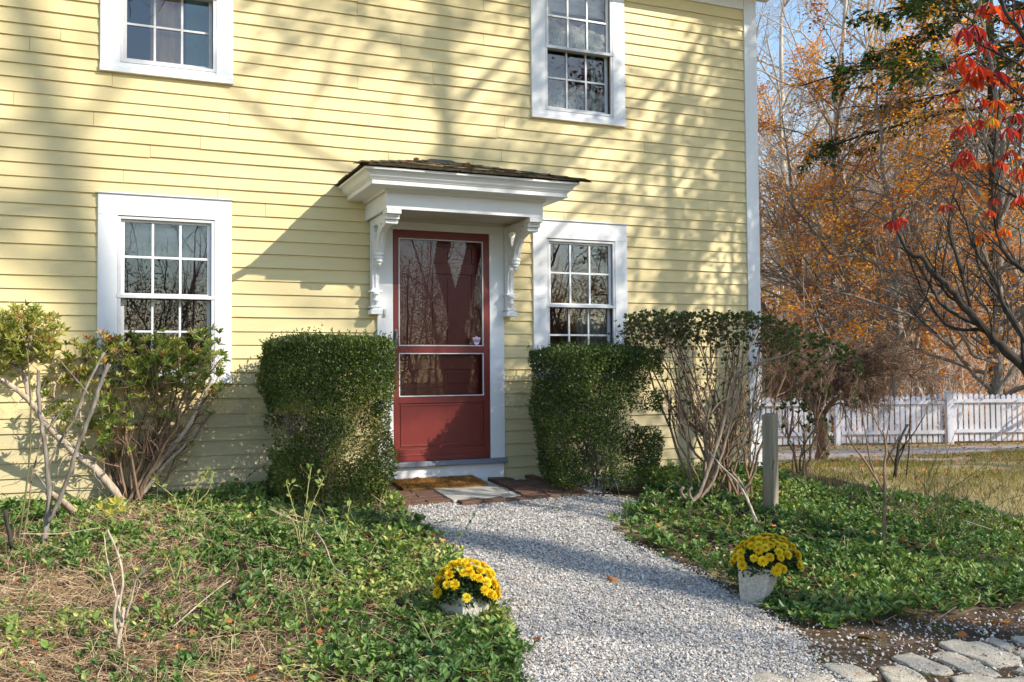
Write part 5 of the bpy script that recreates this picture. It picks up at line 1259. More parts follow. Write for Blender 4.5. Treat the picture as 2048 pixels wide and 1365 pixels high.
# --- post
mb = MB(); p0 = at(1541, 1035, 7.75); z0 = gz(p0[0], p0[1]); zt = at(1541, 828, 7.75)[2]; a = math.radians(28); hw = .049
c_, s_ = math.cos(a), math.sin(a); V = []
for z, dx in ((z0-.2, 0), (zt, .012)):
    for (u, v) in ((-1, -1), (1, -1), (1, 1), (-1, 1)): V.append((p0[0]+dx+hw*(u*c_-v*s_), p0[1]+hw*(u*s_+v*c_), z+(random.gauss(0, .004) if dx else 0)))
mb.add(V, [(0, 1, 5, 4), (1, 2, 6, 5), (2, 3, 7, 6), (3, 0, 4, 7), (4, 5, 6, 7)])
po = mb.build('wooden_post', MAT['post_wood'], bevel=.004); tag(po, 'weathered square grey brown timber post standing in the right hand vinca', 'post')
mb = MB(); q = at(1545, 940, 7.62); mb.tube([q, q+np.array([.004, -.01, .07])], .004, 6); mb.lathe([(0, 0), (.009, 0), (.009, .004), (0, .005)], tuple(q+np.array([.004, -.012, .068])), 10); mb.build('bent_nail', MAT['nail_rust'], po)

# --- bare sapling and other twiggy plants in the right bed
authored('bare_sapling', 'small leafless dark stemmed sapling in the middle of the right hand bed', 'sapling',
 [([(1766, 1105), (1768, 1050), (1770, 1000), (1768, 940), (1772, 900), (1768, 870)], (7.0, 7.1), .013, .009), ([(1769, 980), (1750, 950), (1738, 910), (1728, 850)], (7.05, 7.1), .008, .005), ([(1768, 985), (1735, 930), (1705, 890), (1695, 870)], (7.05, 7.1), .009, .006),
  ([(1770, 930), (1785, 900), (1795, 880), (1802, 870)], (7.1, 7.1), .009, .006), ([(1772, 1010), (1790, 990), (1786, 975)], (7.0, 7.0), .005, .003), ([(1760, 1035), (1740, 1000), (1720, 950), (1700, 920)], (7.0, 7.2), .005, .002), ([(1728, 855), (1720, 800), (1712, 830)], (7.1, 7.1), .004, .002), ([(1768, 875), (1745, 830), (1735, 790)], (7.1, 7.1), .005, .002), ([(1772, 885), (1780, 830), (1782, 780)], (7.1, 7.1), .005, .002)], 'bark_brown', twigs=7)
authored('bare_sapling', 'leafless sapling with rising arms standing on the lawn behind the bed', 'sapling',
 [([(1790, 955), (1795, 910), (1800, 880), (1815, 850)], (9.6, 9.8), .018, .012), ([(1797, 905), (1825, 870), (1850, 830)], (9.7, 9.8), .010, .004), ([(1793, 930), (1810, 890), (1822, 840)], (9.7, 9.7), .009, .004), ([(1812, 960), (1818, 900), (1820, 830), (1824, 760)], (9.8, 9.9), .008, .004), ([(1795, 940), (1775, 900), (1765, 860)], (9.7, 9.7), .008, .004)], 'bark_dark', twigs=6)
def twigclump(px, py, d, n, H, sp, lab, mat='cane_green', r=.004, tw=5):
    mb = MB(); b = at(px, py, d); b[2] = gz(b[0], b[1])
    st_ = b[None]+rng.normal(size=(n, 3))*np.array([.07, .07, 0]); dd = np.stack([rng.normal(size=n)*sp, rng.normal(size=n)*sp, np.ones(n)], 1)
    Q, R_ = grow(st_, dd, H*rng.uniform(.6, 1.1, n), np.full(n, r)*rng.uniform(.6, 1.2, n), 8, .12, -.02); mb.tubes(Q, R_, 5, rng.random(n))
    p, d2, l, r2 = spawn(Q, R_, tw, .3, 1, (25, 60), (.2, .45), .6); Q2, R2 = grow(p, d2, l, np.maximum(r2, .001), 5, .15, .03); mb.tubes(Q2, R2, 3, .7)
    return plant('bare_shrub', lab, 'shrub', b, mb, None, mat)
twigclump(1905, 1060, 7.3, 16, .75, .55, 'spreading leafless green twigged shrub at the right of the bed')
twigclump(2010, 1040, 7.6, 12, .8, .5, 'leafless twiggy shrub at the right edge of the bed')
twigclump(1690, 1000, 8.0, 8, .45, .5, 'little dark twiggy shrub beside the lawn edge', 'bark_dark')
twigclump(1630, 960, 8.6, 7, .35, .6, 'low bare twigs behind the wooden post', 'bark_brown')
twigclump(1860, 960, 8.6, 9, .9, .35, 'clump of upright wiry twigs standing between lawn and bed', 'cane_green', .003)
twigclump(160, 1290, 4.8, 3, .36, .15, 'three brittle brown stalks in the lower left foreground', 'bark_brown', .003, 3)
twigclump(20, 1300, 4.8, 4, .5, .2, 'few dry stalks at the lower left edge', 'bark_brown', .003, 3)
twigclump(520, 1010, 7.0, 5, .3, .6, 'wispy dry stalks at the foot of the wall before the left boxwood', 'rose_cane', .002, 4)

# ================================================================== POTS OF CHRYSANTHEMUMS
def pot(px, py, d, lab, lab2, tilt, seed, H=.235, tw=.105, bwid=.066, rx_=.20, rh=.13, off=(0, 0), yaw=.62):
    b = at(px, py, d); b[2] = gz(b[0], b[1])-.01
    root = thing('flower_pot', lab, 'flower pot', b, 'pots flanking the path mouth')
    rot = Matrix.Rotation(tilt[0], 4, 'X') @ Matrix.Rotation(tilt[1], 4, 'Y') @ Matrix.Rotation(yaw, 4, 'Z')
    mb = MB(); V = []
    lv = [(bwid, 0), (tw*.97, H*.90), (tw*1.02, H*.905), (tw*1.02, H), (tw*.90, H), (tw*.88, H*.86)]
    for w_, z in lv: V += [(-w_, -w_, z), (w_, -w_, z), (w_, w_, z), (-w_, w_, z)]
    F = [(j*4+k, j*4+(k+1) % 4, (j+1)*4+(k+1) % 4, (j+1)*4+k) for j in range(len(lv)-1) for k in range(4)]+[(20, 21, 22, 23), (3, 2, 1, 0)]
    mb.add(V, F)
    for face in range(4):                                      # embossed diamond lattice on each side
        for s in range(-3, 4):
            for sg in (-1, 1):
                pts = []
                for t in (0, .25, .5, .75, 1):
                    u = s/3.5+sg*(t-.5)*1.1
                    if abs(u) > .93: continue
                    w_ = bwid+(tw*.97-bwid)*t; pts.append((u*w_, -w_-.0005, t*H*.88+.006))
                if len(pts) > 1:
                    P = np.array(pts); a = face*PI/2; c, s2 = math.cos(a), math.sin(a)
                    mb.tube(np.stack([P[:, 0]*c-P[:, 1]*s2, P[:, 0]*s2+P[:, 1]*c, P[:, 2]], 1), .0026, 4)
    o = mb.build('pot', MAT['pot_stone'], root, bevel=.003); o.matrix_local = rot
    o2 = MB().box(-tw*.87, tw*.87, -tw*.87, tw*.87, H*.80, H*.855).build('potting_soil', MAT['bed_soil'], root); o2.matrix_local = rot
    mum = thing('chrysanthemum', lab2, 'flowers', b, 'yellow chrysanthemums in pots')
    top = np.array(rot @ Vector((0, 0, H)))+np.array([off[0], off[1], 0])
    r0 = np.array([0, 0, 0.])
    n = 150; u = rdir(n); u[:, 2] = np.abs(u[:, 2])*1.1-.28
    C = top+u*np.array([rx_, rx_*.85, rh])+np.array([0, 0, .045])
    st = MB(); s_ = np.linspace(0, 1, 5)[None, :, None]; Q = (top-np.array([0, 0, .04]))[None, None]+(C-top)[:, None]*s_+np.array([0, 0, .03])*np.sin(s_*PI)+rng.normal(size=(n, 5, 3))*.003
    st.tubes(Q, np.full((n, 5), .002), 4, .4); st.build('stems', MAT['mum_leaf'], mum)
    fo = MB(); m = 2600; v = rdir(m); v[:, 2] = np.abs(v[:, 2])-.30; rr = rng.random(m)[:, None]**.4*.95
    Pp = top+v*rr*np.array([rx_, rx_*.85, rh])+np.array([0, 0, .01]); fo.leaves(Pp, rdir(m)+v*.4, rdir(m)+v, rng.uniform(.018, .034, m), T_OVAL, rng.random(m)); fo.build('foliage', MAT['mum_leaf'], mum)
    # blossoms: each a ruff of petals
    heads = []; cand = C[rng.permutation(n)]
    for c in cand:
        if all(np.linalg.norm(c-h) > .030 for h in heads): heads.append(c)
    vis = 0
    for c in heads:
        if random.random() < .15 and seed == 1: continue
        if seed == 2 and random.random() < .16: continue
        fl = MB(); nrm = unit((c-top+np.array([0, -.05, .05]))[None])[0]; A = unit(np.cross(nrm, [.2, .3, .9])[None])[0]; B = np.cross(nrm, A); R_ = random.uniform(.021, .030); tone = random.uniform(.25, .9)
        for ring_, (k, el, sc_) in enumerate(((16, .05, 1.), (15, .35, .92), (12, .7, .78), (9, 1.05, .6), (5, 1.35, .45))):
            a = np.arange(k)*2*PI/k+ring_*.4+rng.normal(size=k)*.1; e = el+rng.normal(size=k)*.1
            d_ = (A[None]*np.cos(a)[:, None]+B[None]*np.sin(a)[:, None])*np.cos(e)[:, None]+nrm[None]*np.sin(e)[:, None]
            fl.leaves(np.repeat(c[None], k, 0), d_, np.repeat(nrm[None], k, 0)+rng.normal(size=(k, 3))*.2, R_*sc_*1.25, (T_OVAL[0]*np.array([1.1, 1, .8]), T_OVAL[1]), np.clip(tone+.1*(ring_ < 2)+.05*(ring_ > 3)+rng.normal(size=k)*.08, 0, 1))
        fl.build('blossom', MAT['petal'], mum)
    return root
pot(1507, 1190, 5.85, 'pale square tapered pot with embossed diamonds, tilted at the right edge of the path', 'wide yellow chrysanthemum in the tilted pot right of the path', (.05, .16), 1, rx_=.215, rh=.165, off=(.06, -.0), H=.24)
pot(930, 1238, 5.35, 'pale square pot half hidden by vinca at the left edge of the path', 'dense rounded yellow chrysanthemum in the pot left of the path', (-.03, 0.0), 2, rx_=.185, rh=.165, off=(.01, 0), H=.165, tw=.11, bwid=.085, yaw=.35)

# ================================================================== FENCE
fa, fb = np.array([7.2, 8.95]), np.array([24.0, 2.05]); fd = (fb-fa)/np.linalg.norm(fb-fa); fn = np.array([fd[1], -fd[0]]); fl_ = np.linalg.norm(fb-fa)
fence = thing('picket_fence', 'long white picket fence across the back of the lawn', 'fence', (13.3, 6.45, gz(13.3, 6.45)))
def obox(mb, s0, s1, t0, t1, z0, z1, pointed=0., rnd=0.):
    V = []
    for z in (z0, z1):
        for (s, t) in ((s0, t0), (s1, t0), (s1, t1), (s0, t1)): p = fa+fd*s+fn*t; V.append((p[0], p[1], z))
    if pointed:
        for t in (t0, t1): p = fa+fd*(s0+s1)/2+fn*t; V.append((p[0], p[1], z1+pointed))
        F = [(0, 1, 5, 4), (1, 2, 6, 5), (2, 3, 7, 6), (3, 0, 4, 7), (4, 5, 8), (6, 7, 9), (5, 6, 9, 8), (7, 4, 8, 9)]
        mb.add(V, [f for f in F if len(f) == 4], rnd); k = mb.n-len(V); mb.f.append(np.array([f for f in F if len(f) == 3])+k); mb.m.append(np.zeros(2, np.int32))
    else: mb.add(V, [(0, 1, 5, 4), (1, 2, 6, 5), (2, 3, 7, 6), (3, 0, 4, 7), (4, 5, 6, 7), (3, 2, 1, 0)], rnd)
spost = 6.67
posts = [spost+k*2.35 for k in range(-2, 6)]
def fz(s): p = fa+fd*s; return gz(p[0], p[1])
for i, s in enumerate(posts):
    mb = MB(); zb_ = fz(s); hw = .065 if i == 2 else .05
    obox(mb, s-hw, s+hw, -.06, .06, zb_-.2, zb_+1.07); obox(mb, s-hw-.02, s+hw+.02, -.08, .08, zb_+1.071, zb_+1.10)
    parented(mb.build('post', MAT['fence_paint']), fence)
for i in range(len(posts)-1):
    a, b = posts[i]+.0, posts[i+1]; mb = MB(); za = fz((a+b)/2)
    for zr in (.22, .84): obox(mb, a+.09, b-.09, -.005, .03, za+zr, za+zr+.07)
    parented(mb.build('rail', MAT['fence_paint']), fence)
    mb = MB(); k = 0; s = a+.13
    while s < b-.12:
        hh = 1.0+random.gauss(0, .006)+(.02*math.cos((s-a)/(b-a)*2*PI)); obox(mb, s-.040, s+.040, -.03, -.008, za+.04, za+hh, .03, random.random()); s += .1135
    parented(mb.build('picket_panel', MAT['fence_paint']), fence)

# ================================================================== WEEPING MAPLE by the fence
def weeping():
    b = at(1643, 918, 14.6); z0 = gz(b[0], b[1]); b[2] = z0; st = MB(); D = 14.6
    limb(st, pxpts([(1643, 925), (1645, 880), (1640, 840), (1628, 810)], D, D), .10, .075, 10)
    L = []
    for pts, r0_, r1_ in (([(1632, 820), (1655, 790), (1690, 770), (1730, 750), (1790, 735), (1835, 760)], .06, .02), ([(1628, 815), (1600, 785), (1570, 765), (1545, 770)], .05, .015), ([(1632, 812), (1640, 770), (1670, 730), (1720, 712), (1780, 715)], .045, .015), ([(1645, 830), (1670, 800), (1705, 790), (1740, 800)], .045, .015), ([(1630, 812), (1618, 770), (1600, 735), (1590, 720)], .04, .012), ([(1655, 790), (1680, 755), (1700, 735), (1750, 700)], .03, .01)):
        L.append(limb(st, pxpts(pts, D+random.uniform(-.5, .5), D+random.uniform(-1, 1)), r0_, r1_, 7))
    tw = MB()
    for P, R_ in L:
        p, d, l, r = spawn(P, R_, 44, .15, 1, (30, 80), (.3, .65), .4); d[:, 2] = np.abs(d[:, 2])*.5+.2; Q, R2 = grow(p, d, l, np.minimum(r, .012), 7, .2, -.10); tw.tubes(Q, R2, 4, .3)
        p, d, l, r = spawn(Q, R2, 9, .2, 1, (20, 60), (.35, .7), .5); Q2, R3 = grow(p, d, l, np.maximum(r*.6, .0035), 6, .2, -.12); tw.tubes(Q2, R3, 3, .6)
        p, d, l, r = spawn(Q2, R3, 5, .2, 1, (20, 60), (.5, .9), .7); Q3, R4 = grow(p, d, l, np.full(len(l), .003), 5, .25, -.15); tw.tubes(Q3, R4, 3, .9)
    r = plant('weeping_maple', 'low umbrella-shaped weeping maple with a mass of fine brown twigs before the fence', 'tree', b, st, None, 'bark_brown', sname='trunk')
    parented(tw.build('crown', MAT['bark_brown'], None, smooth=True), r)
weeping()

# ================================================================== TREES
def tree(name, label, cat, x, y, H, r0, group=None, leaf=None, lm='beech_leaf', nl=0, lsize=.09, bark='bark_grey', flat=1., tone=None, thin=1., depth=2, **kw):
    mb, P = tree_mesh(H, r0, **kw)
    root = thing(name, label, cat, (x, y, gz(x, y)-.15), group)
    mb.build('trunk', MAT[bark], root, smooth=True)
    if nl:
        src = P[depth]; k = max(1, int(math.ceil(nl/len(src)))); a, d = along(src, k); idx = rng.permutation(len(a))[:nl]; a, d = a[idx], d[idx]
        a = a+rng.normal(size=a.shape)*.10*lsize/.08
        if thin < 1: a = a[(vnoise(a, .9, 5)*.6+vnoise(a, 2.2, 6)*.4) > 1-thin-.15]
        n = len(a); d = unit(rng.normal(size=(n, 3))*np.array([1, 1, flat*.6])+np.array([0, 0, -.25]))
        nn = rng.normal(size=(n, 3))*.55+np.array([0, 0, 1.])
        t = np.clip((tone if tone is not None else .5)+.35*(vnoise(a, .7, 7)-.5)*2+rng.normal(size=n)*.15, 0, 1)
        MB().leaves(a, d, nn, rng.uniform(.7, 1.2, n)*lsize, (T_DIAM[0]*np.array([1.35, 1, 1.]), T_DIAM[1]), t).build('crown', MAT[lm], root)
    return root
def copytree(root, loc, rz, sc, label, group=None):
    r = root.copy(); COL.objects.link(r); r.location = loc; r.rotation_euler = (0, 0, rz); r.scale = (sc,)*3; r['label'] = label
    if group: r['group'] = group
    for ch in list(root.children):
        c = ch.copy(); COL.objects.link(c); c.parent = r
    return r
def spot(px, d):
    p = at(px, 743, d); return p[0], p[1]
# orange beeches beyond the fence
x, y = spot(1700, 27); b1 = tree('beech_tree', 'young beech hung with rust orange leaves, nearest the weeping maple', 'tree', x, y, 11, .13, 'orange beeches beyond the fence', nl=13000, lsize=.105, n1=34, n2=8, n3=5, low=.08, up1=.0, flat=.4, tone=.5, thin=.37)
x, y = spot(1590, 31); copytree(b1, (x, y, gz(x, y)), 2.1, .9, 'beech with russet leaves seen just right of the house corner', 'orange beeches beyond the fence')
x, y = spot(1845, 30); b2 = tree('beech_tree', 'spreading beech with golden orange tiers in the middle of the wood edge', 'tree', x, y, 12, .15, 'orange beeches beyond the fence', nl=15000, lsize=.11, n1=36, n2=8, n3=5, low=.1, up1=.0, flat=.4, tone=.66, thin=.37)
x, y = spot(2010, 34); copytree(b2, (x, y, gz(x, y)), 1.3, 1.1, 'tall golden beech partly behind the thick dark trunk', 'orange beeches beyond the fence')
x, y = spot(1950, 40); copytree(b1, (x, y, gz(x, y)), 5.0, 1.0, 'high amber beech at the back of the orange row', 'orange beeches beyond the fence')
x, y = spot(1760, 36); copytree(b1, (x, y, gz(x, y)), .7, .75, 'low beech sapling of copper leaves deeper in the wood', 'orange beeches beyond the fence')
x, y = spot(2120, 26); copytree(b1, (x, y, gz(x, y)), 3.2, 1.0, 'yellow brown beech at the right edge of the wood', 'orange beeches beyond the fence')
x, y = spot(1985, 21.5); copytree(b1, (x, y, gz(x, y)), 2.6, .95, 'rust orange beech before the dark hemlock trunk', 'orange beeches beyond the fence')
x, y = spot(1790, 25); copytree(b2, (x, y, gz(x, y)), 3.6, .8, 'low spreading golden beech just behind the middle of the fence', 'orange beeches beyond the fence')
# hemlock with thick dark trunk
def hemlock(px, d, H, r0, zlow, label):
    x, y = spot(px, d); z0 = gz(x, y); root = thing('hemlock_tree', label, 'tree', (x, y, z0-.1)); tb, nb = MB(), MB()
    S = 12; t = np.linspace(0, 1, S); P = np.zeros((1, S, 3)); P[0, :, 2] = t*H; P[0, :, 0] = np.sin(t*3)*.15; R_ = (r0*(1-.9*t)**.8)[None]; R_[0, 0] *= 1.4; tb.tubes(P, R_, 12)
    n = 46; zz = np.linspace(zlow, H*.97, n)+rng.normal(size=n)*.1; a = np.arange(n)*2.4; ln = (H-zz)/(H-zlow)*5.2+.6
    st = np.stack([np.zeros(n), np.zeros(n), zz], 1); dd = np.stack([np.cos(a), np.sin(a), np.full(n, .12)], 1)
    Q, R1 = grow(st, dd, ln*rng.uniform(.8, 1.1, n), .012+.008*ln, 10, .06, -.045); tb.tubes(Q, R1, 5)
    p, d2, l, r = spawn(Q, R1, 26, .15, 1, (35, 60), (.18, .34), .5, flat=.4); Q2, R2 = grow(p, d2, l, np.maximum(r, .004), 6, .1, -.06); tb.tubes(Q2, R2, 3)
    p, d3, l, r = spawn(Q2, R2, 8, .1, 1, (30, 55), (.3, .5), .5, flat=.5); Q3, R3 = grow(p, d3, np.maximum(l, .15), np.maximum(r, .003), 4, .1, -.08)
    a_, ad = along(Q3, 5); m = len(a_); keep = vnoise(a_, 1.2, 9) > .40; a_, ad = a_[keep], ad[keep]; m = len(a_)
    nb.leaves(a_, ad+rdir(m)*.5, np.array([[0, 0, 1.]])+rng.normal(size=(m, 3))*.4, rng.uniform(.10, .20, m), (T_DIAM[0]*np.array([.9, 1, 1]), T_DIAM[1]), np.clip(rng.random(m)*.6+.4*vnoise(a_, 2, 10)-.1, 0, 1))
    tb.build('trunk', MAT['bark_dark'], root, smooth=True); nb.build('crown', MAT['hemlock_needle'], root)
    return root
h1 = hemlock(1990, 25, 16, .20, 8.4, 'big hemlock with thick dark trunk and drooping dark green boughs behind the fence')
# bare woodland trees
protos = []
defs = [(18, .16), (20, .20), (16, .11), (22, .24)]
FB = 'bare grey trees of the wood'
for i, (px, d, (H, r0)) in enumerate(((1662, 33, defs[0]), (1605, 40, defs[1]), (1530, 36, defs[2]), (1735, 46, defs[3]))):
    x, y = spot(px, d); lab = ('slim bare tree rising above the weeping maple', 'tall bare tree in the gap of sky by the house corner', 'spindly pale bare tree nearest the white corner board', 'tall straight bare tree in the gap of blue sky')[i]
    protos.append(tree('bare_tree', lab, 'tree', x, y, H, r0, FB, bark='bark_far', n1=24, n2=7, n3=5, n4=3 if i < 3 else 3, low=.28, up1=.06))
k = 0
for d, cnt in ((44, 7), (54, 10), (66, 13), (80, 16), (95, 18), (112, 18)):
    for j in range(cnt):
        px = 1500+(j+.5)*(620/cnt)+random.uniform(-18, 18); x, y = spot(px, d+random.uniform(-5, 5))
        copytree(random.choice(protos), (x, y, gz(x, y)-.3), random.random()*6.28, random.uniform(.5, .8), 'one of the many bare grey trunks on the wooded slope beyond the fence', 'bare trunks on the wooded slope')
# slender near trunks seen low between fence and leaves
for px, d, s, lab in ((1868, 29, .62, 'dark slender trunk left of the thick hemlock trunk'), (1840, 28, .5, 'thin pale trunk pair member left of the hemlock'), (1900, 33, .6, 'pale slender trunk close behind the fence post'), (2030, 31, .6, 'slender trunk right of the hemlock trunk'), (1775, 34, .6, 'slender grey trunk above the middle of the fence'), (1690, 40, .7, 'grey trunk above the weeping maple crown')):
    x, y = spot(px, d); copytree(random.choice(protos[:3]), (x, y, gz(x, y)-.2), random.random()*6, s, lab, FB)
# undergrowth haze of twigs on the slope
n = 3000; px_ = rng.uniform(1490, 2140, n); dd = rng.uniform(24, 110, n)**1.0
st = np.array([at(a, 743, b) for a, b in zip(px_, dd)]); st[:, 2] = T(st[:, 0], st[:, 1])
Q, R_ = grow(st, rng.normal(size=(n, 3))*.35+np.array([0, 0, 1.]), rng.uniform(1.2, 4.5, n), rng.uniform(.012, .03, n)*(dd/60)**.5, 7, .12, .02); mb = MB().tubes(Q, R_, 3, rng.random(n))
p, d, l, r = spawn(Q, R_, 7, .25, 1, (25, 60), (.25, .5), .55); Q2, R2 = grow(p, d, l, np.maximum(r, .008), 5, .15, .03); mb.tubes(Q2, R2, 3, rng.random(len(Q2)))
tag(mb.build('undergrowth', MAT['twig_far']), 'thicket of bare brush and saplings filling the slope beyond the fence', 'undergrowth', kind='stuff')
# leafy beech brush low on the slope
n = 44000; px_ = rng.uniform(1500, 2130, n); dd = rng.uniform(26, 70, n); st = np.array([at(a, 743, b) for a, b in zip(px_, dd)]); st[:, 2] = T(st[:, 0], st[:, 1])+rng.random(n)**1.2*5
q = vnoise(st*np.array([1, 1, 2.2]), .45, 15)*.6+vnoise(st*np.array([1, 1, 2.2]), 1.1, 16)*.4; st = st[q > .52]; n = len(st)
mb = MB().leaves(st, rdir(n), np.array([[0, 0, 1.]])+rng.normal(size=(n, 3))*.6, rng.uniform(.09, .2, n), (T_DIAM[0]*np.array([1.3, 1, 1]), T_DIAM[1]), np.clip(.55+rng.normal(size=n)*.22, 0, 1))
tag(mb.build('beech_brush', MAT['beech_leaf']), 'orange leaved beech brush scattered through the undergrowth', 'undergrowth', kind='stuff')

# --- near magnolia-like tree at the right edge: dark sinuous limbs, big red leaves
st, fo = MB(), MB(); LL = []
for pts, d, a, b in (([(2330, 1060), (2230, 940), (2120, 820), (2048, 735), (2000, 690), (1965, 655), (1935, 620), (1900, 580), (1865, 545), (1840, 515), (1815, 505), (1795, 465), (1785, 440)], (6.4, 6.9), .044, .007),
    ([(1985, 675), (1950, 640), (1935, 590), (1915, 520), (1898, 460), (1905, 400), (1925, 330)], (6.6, 6.8), .018, .004),
    ([(1935, 615), (1890, 585), (1885, 545), (1895, 480), (1898, 445)], (6.7, 6.9), .012, .004),
    ([(1965, 655), (1890, 615), (1860, 570), (1830, 520), (1800, 495)], (6.7, 7.0), .015, .006),
    ([(2120, 820), (2060, 700), (2010, 620), (1990, 560), (1950, 500), (1930, 440), (1905, 390)], (6.3, 6.5), .020, .005),
    ([(2048, 735), (2040, 660), (2000, 600), (1960, 540), (1945, 470)], (6.5, 6.8), .016, .005),
    ([(2130, 830), (2110, 640), (2070, 560), (2020, 520), (1995, 470), (1985, 400), (1990, 300), (2000, 180)], (6.2, 6.4), .022, .005),
    ([(2120, 700), (2100, 500), (2060, 420), (2010, 380), (1960, 350)], (6.0, 6.3), .015, .004),
    ([(2160, 800), (2150, 400), (2110, 200), (2060, 90), (2010, 20), (1990, -60)], (6.0, 6.2), .03, .008),
    ([(2130, 300), (2060, 210), (1990, 150), (1940, 110)], (6.1, 6.3), .010, .003), ([(2110, 200), (2040, 130), (1960, 90), (1930, 60)], (6.1, 6.2), .010, .003),
    ([(1865, 545), (1850, 600), (1820, 640)], (6.9, 7.1), .006, .003), ([(1875, 668), (1840, 640), (1820, 610)], (6.9, 7.0), .008, .004), ([(1975, 660), (1900, 655), (1862, 610), (1835, 560), (1812, 500)], (6.7, 7.0), .013, .005)):
    LL.append(limb(st, pxpts(pts, *d), a, b, 7, 4, .05))
tipsA = []
for P, R_ in LL:
    p, d, l, r = spawn(P, R_, 15, .3, 1, (25, 60), (.14, .32), .5); d[:, 2] += .3; Q, R2 = grow(p, d, np.clip(l, .2, .9), np.minimum(np.maximum(r, .002), .006), 6, .14, .06); st.tubes(Q, R2, 4, .3)
    p, d, l, r = spawn(Q, R2, 4, .3, 1, (25, 55), (.4, .7), .6); Q2, R3 = grow(p, d, l, np.maximum(r, .0015), 5, .14, .05); st.tubes(Q2, R3, 3, .3); tipsA.append(Q2[:, -1])
def whorl(px, py, d, size, tone, k=6):
    q = at(px, py, d); n_ = k; a = np.arange(k)*2*PI/k+random.random(); dr = np.stack([np.cos(a)*.75, np.sin(a)*.6, rng.uniform(-1.1, -.25, k)], 1)
    fo.leaves(np.repeat(q[None], k, 0), dr, np.stack([np.cos(a), np.sin(a), np.full(k, .8)], 1)+rng.normal(size=(k, 3))*.25, size*rng.uniform(.75, 1.15, k), (T_OBOV[0]*np.array([.72, 1, 2.0]), T_OBOV[1]), np.clip(tone+rng.normal(size=k)*.13, 0, 1))
    Q, R2 = grow(q[None], np.array([[.3, .1, -.2]]), np.array([.2]), np.array([.003]), 4, .2); st.tubes(Q, R2, 3)
for px, py, s, t in ((1925, 55, .2, .2), (1950, 50, .18, .12), (1972, 85, .2, .35), (1935, 110, .19, .42), (1955, 130, .19, .4), (1918, 125, .18, .4), (1990, 140, .15, .15), (2005, 145, .15, .1), (1965, 150, .18, .5), (1945, 150, .17, .55), (2040, 20, .2, .55), (2000, 10, .2, .45), (1975, 5, .18, .5), (2050, 60, .19, .5), (2020, 160, .13, .8),
    (1965, 195, .14, .35), (1990, 200, .13, .55), (2010, 205, .13, .88), (1985, 235, .12, .85), (2030, 225, .16, .12), (2045, 250, .18, .08), (2015, 255, .14, .2), (1960, 240, .12, .3), (1930, 250, .12, .3), (1910, 260, .12, .2), (1935, 300, .14, .28), (1920, 315, .14, .3), (1945, 320, .12, .7), (2000, 320, .14, .35), (2020, 300, .14, .2), (2040, 340, .15, .4), (1975, 325, .12, .7),
    (1800, 435, .10, .3), (1785, 440, .12, .2), (1890, 410, .10, .3), (1980, 420, .11, .35), (1965, 465, .13, .75), (2010, 455, .11, .75), (2040, 390, .15, .35), (1905, 190, .1, .4), (2055, 160, .15, .5), (2060, 310, .16, .15), (2065, 110, .18, .4), (1990, 395, .1, .3)):
    whorl(px, py, 6.2+random.uniform(-.15, .25), s*.72, t)
p0 = gp(2330, 1060) if False else LL[0][0][0, 0]
plant('magnolia_tree', 'near tree at the right edge with dark sinuous limbs and large red and orange leaves', 'tree', (p0[0], p0[1], gz(p0[0], p0[1])), st, fo, 'bark_dark', 'red_leaf', fname='crown', sname='trunk')

# --- trees of the front yard, outside the picture: they cast the dapple and fill the window reflections
def yardtree(name, lab, x, y, H, r0, **kw): return tree(name, lab, 'tree', x, y, H, r0, 'trees of the front yard', **kw)
rng = np.random.default_rng(1); random.seed(1)
yardtree('oak_tree', 'oak with brown leaves standing right of the house front, shading its right half', 6.7, -5.0, 9.0, .15, nl=15000, lm='oak_leaf', lsize=.08, n1=14, n2=5, n3=5, low=.40, thin=.66, bark='bark_grey')
yardtree('oak_tree', 'tall oak with thin brown crown shading the middle of the wall', 6.1, -7.8, 12.5, .15, nl=8000, lm='oak_leaf', lsize=.10, n1=13, n2=5, n3=4, low=.64, thin=.55, bark='bark_grey')
for x, y, rz, s, lab in ((17, -4, 1, .9, 'bare tree right of the lawn, nearest the house'), (21, -7.5, 2, 1., 'bare tree right of the lawn near the drive'), (20, .5, 3, .9, 'bare tree right of the lawn near the fence'), (15, -19.5, 4, .85, 'bare tree beyond the cobbles that shades the path'), (18.5, -21, 5, .9, 'bare tree behind the one that shades the path')):
    copytree(protos[0], (x, y, gz(x, y)-.1), rz, s, lab, 'trees of the front yard')
yt = yardtree('bare_tree', 'big bare yard tree mirrored in the front door glass', 15.5, -15.5, 21, .34, n1=14, n2=6, n3=4, n4=1, low=.58, bark='bark_dark')
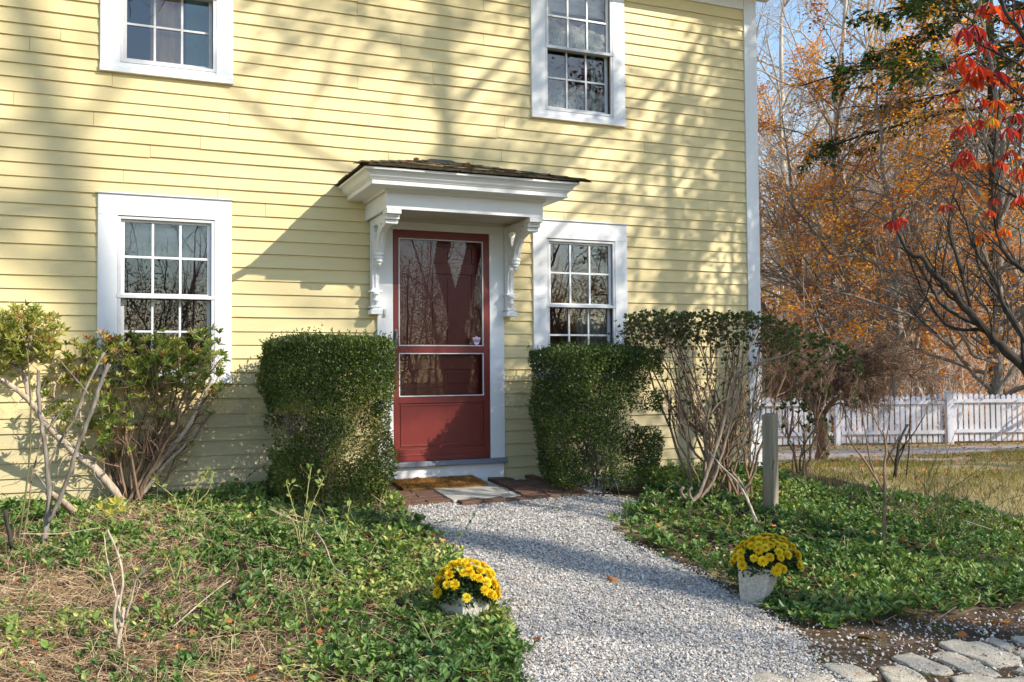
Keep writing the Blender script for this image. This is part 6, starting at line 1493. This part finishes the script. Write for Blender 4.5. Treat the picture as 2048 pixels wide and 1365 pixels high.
for x, y, rz, s, lab in ((9., -24, 2., 1.1, 'leafless tree mirrored in the lower left window'), (2., -27, 3.3, 1.0, 'leafless tree straight across the yard from the door'), (-9., -27, 4.2, .95, 'leafless tree mirrored in the upper left window'), (12., -33, 5., 1.2, 'tall leafless tree at the back of the front yard'), (-2.5, -36, .4, 1.2, 'tall leafless tree beyond the road from the door'), (10.6, -14.9, 2.6, .98, 'leafless tree nearest the drive on the right'), (27, -24, .9, 1., 'leafless tree at the far right of the front yard')):
    copytree(yt, (x, y, gz(x, y)-.2), rz, s, lab, 'trees of the front yard')
yardtree('oak_tree', 'brown leaved oak mirrored in the lower right window', 16, -24, 13, .25, nl=9000, lm='oak_leaf', lsize=.16, n1=26, n2=7, n3=4, low=.2, thin=.7)
n = 260; st_ = np.stack([rng.uniform(-22, 34, n), rng.uniform(-34, -20, n), np.zeros(n)], 1); st_ = st_[~((st_[:, 0] > 8) & (st_[:, 1] > -22))]; n = len(st_); st_[:, 2] = T(st_[:, 0], st_[:, 1])
Q, R_ = grow(st_, rng.normal(size=(n, 3))*.25+np.array([0, 0, 1.]), rng.uniform(4, 10, n), rng.uniform(.02, .06, n), 9, .13, .02); mb = MB().tubes(Q, R_, 4, rng.random(n))
p, d, l, r = spawn(Q, R_, 12, .2, 1, (25, 60), (.25, .5), .55); Q2, R2 = grow(p, d, l, np.maximum(r, .008), 6, .18, .03); mb.tubes(Q2, R2, 3, .5)
p, d, l, r = spawn(Q2, R2, 5, .2, 1, (25, 60), (.35, .6), .6); Q2, R2 = grow(p, d, l, np.maximum(r, .005), 5, .18, .03); mb.tubes(Q2, R2, 3, .5)
tag(mb.build('yard_thicket', MAT['bark_grey']), 'bare thicket across the front yard mirrored in the window glass', 'undergrowth', kind='stuff')
sh = MB(); n = 80000; st_ = np.stack([rng.uniform(-25, 40, n), rng.uniform(-60, -50, n), np.zeros(n)], 1); st_[:, 2] = T(st_[:, 0], st_[:, 1])+rng.random(n)*(5+6*vnoise(st_, .2, 4))
sh.leaves(st_, rdir(n), rdir(n), rng.uniform(.10, .22, n), T_DIAM, rng.random(n)); tag(sh.build('far_hedgerow', MAT['oak_leaf']), 'brown hedgerow across the road that closes the front yard', 'hedgerow', kind='stuff')
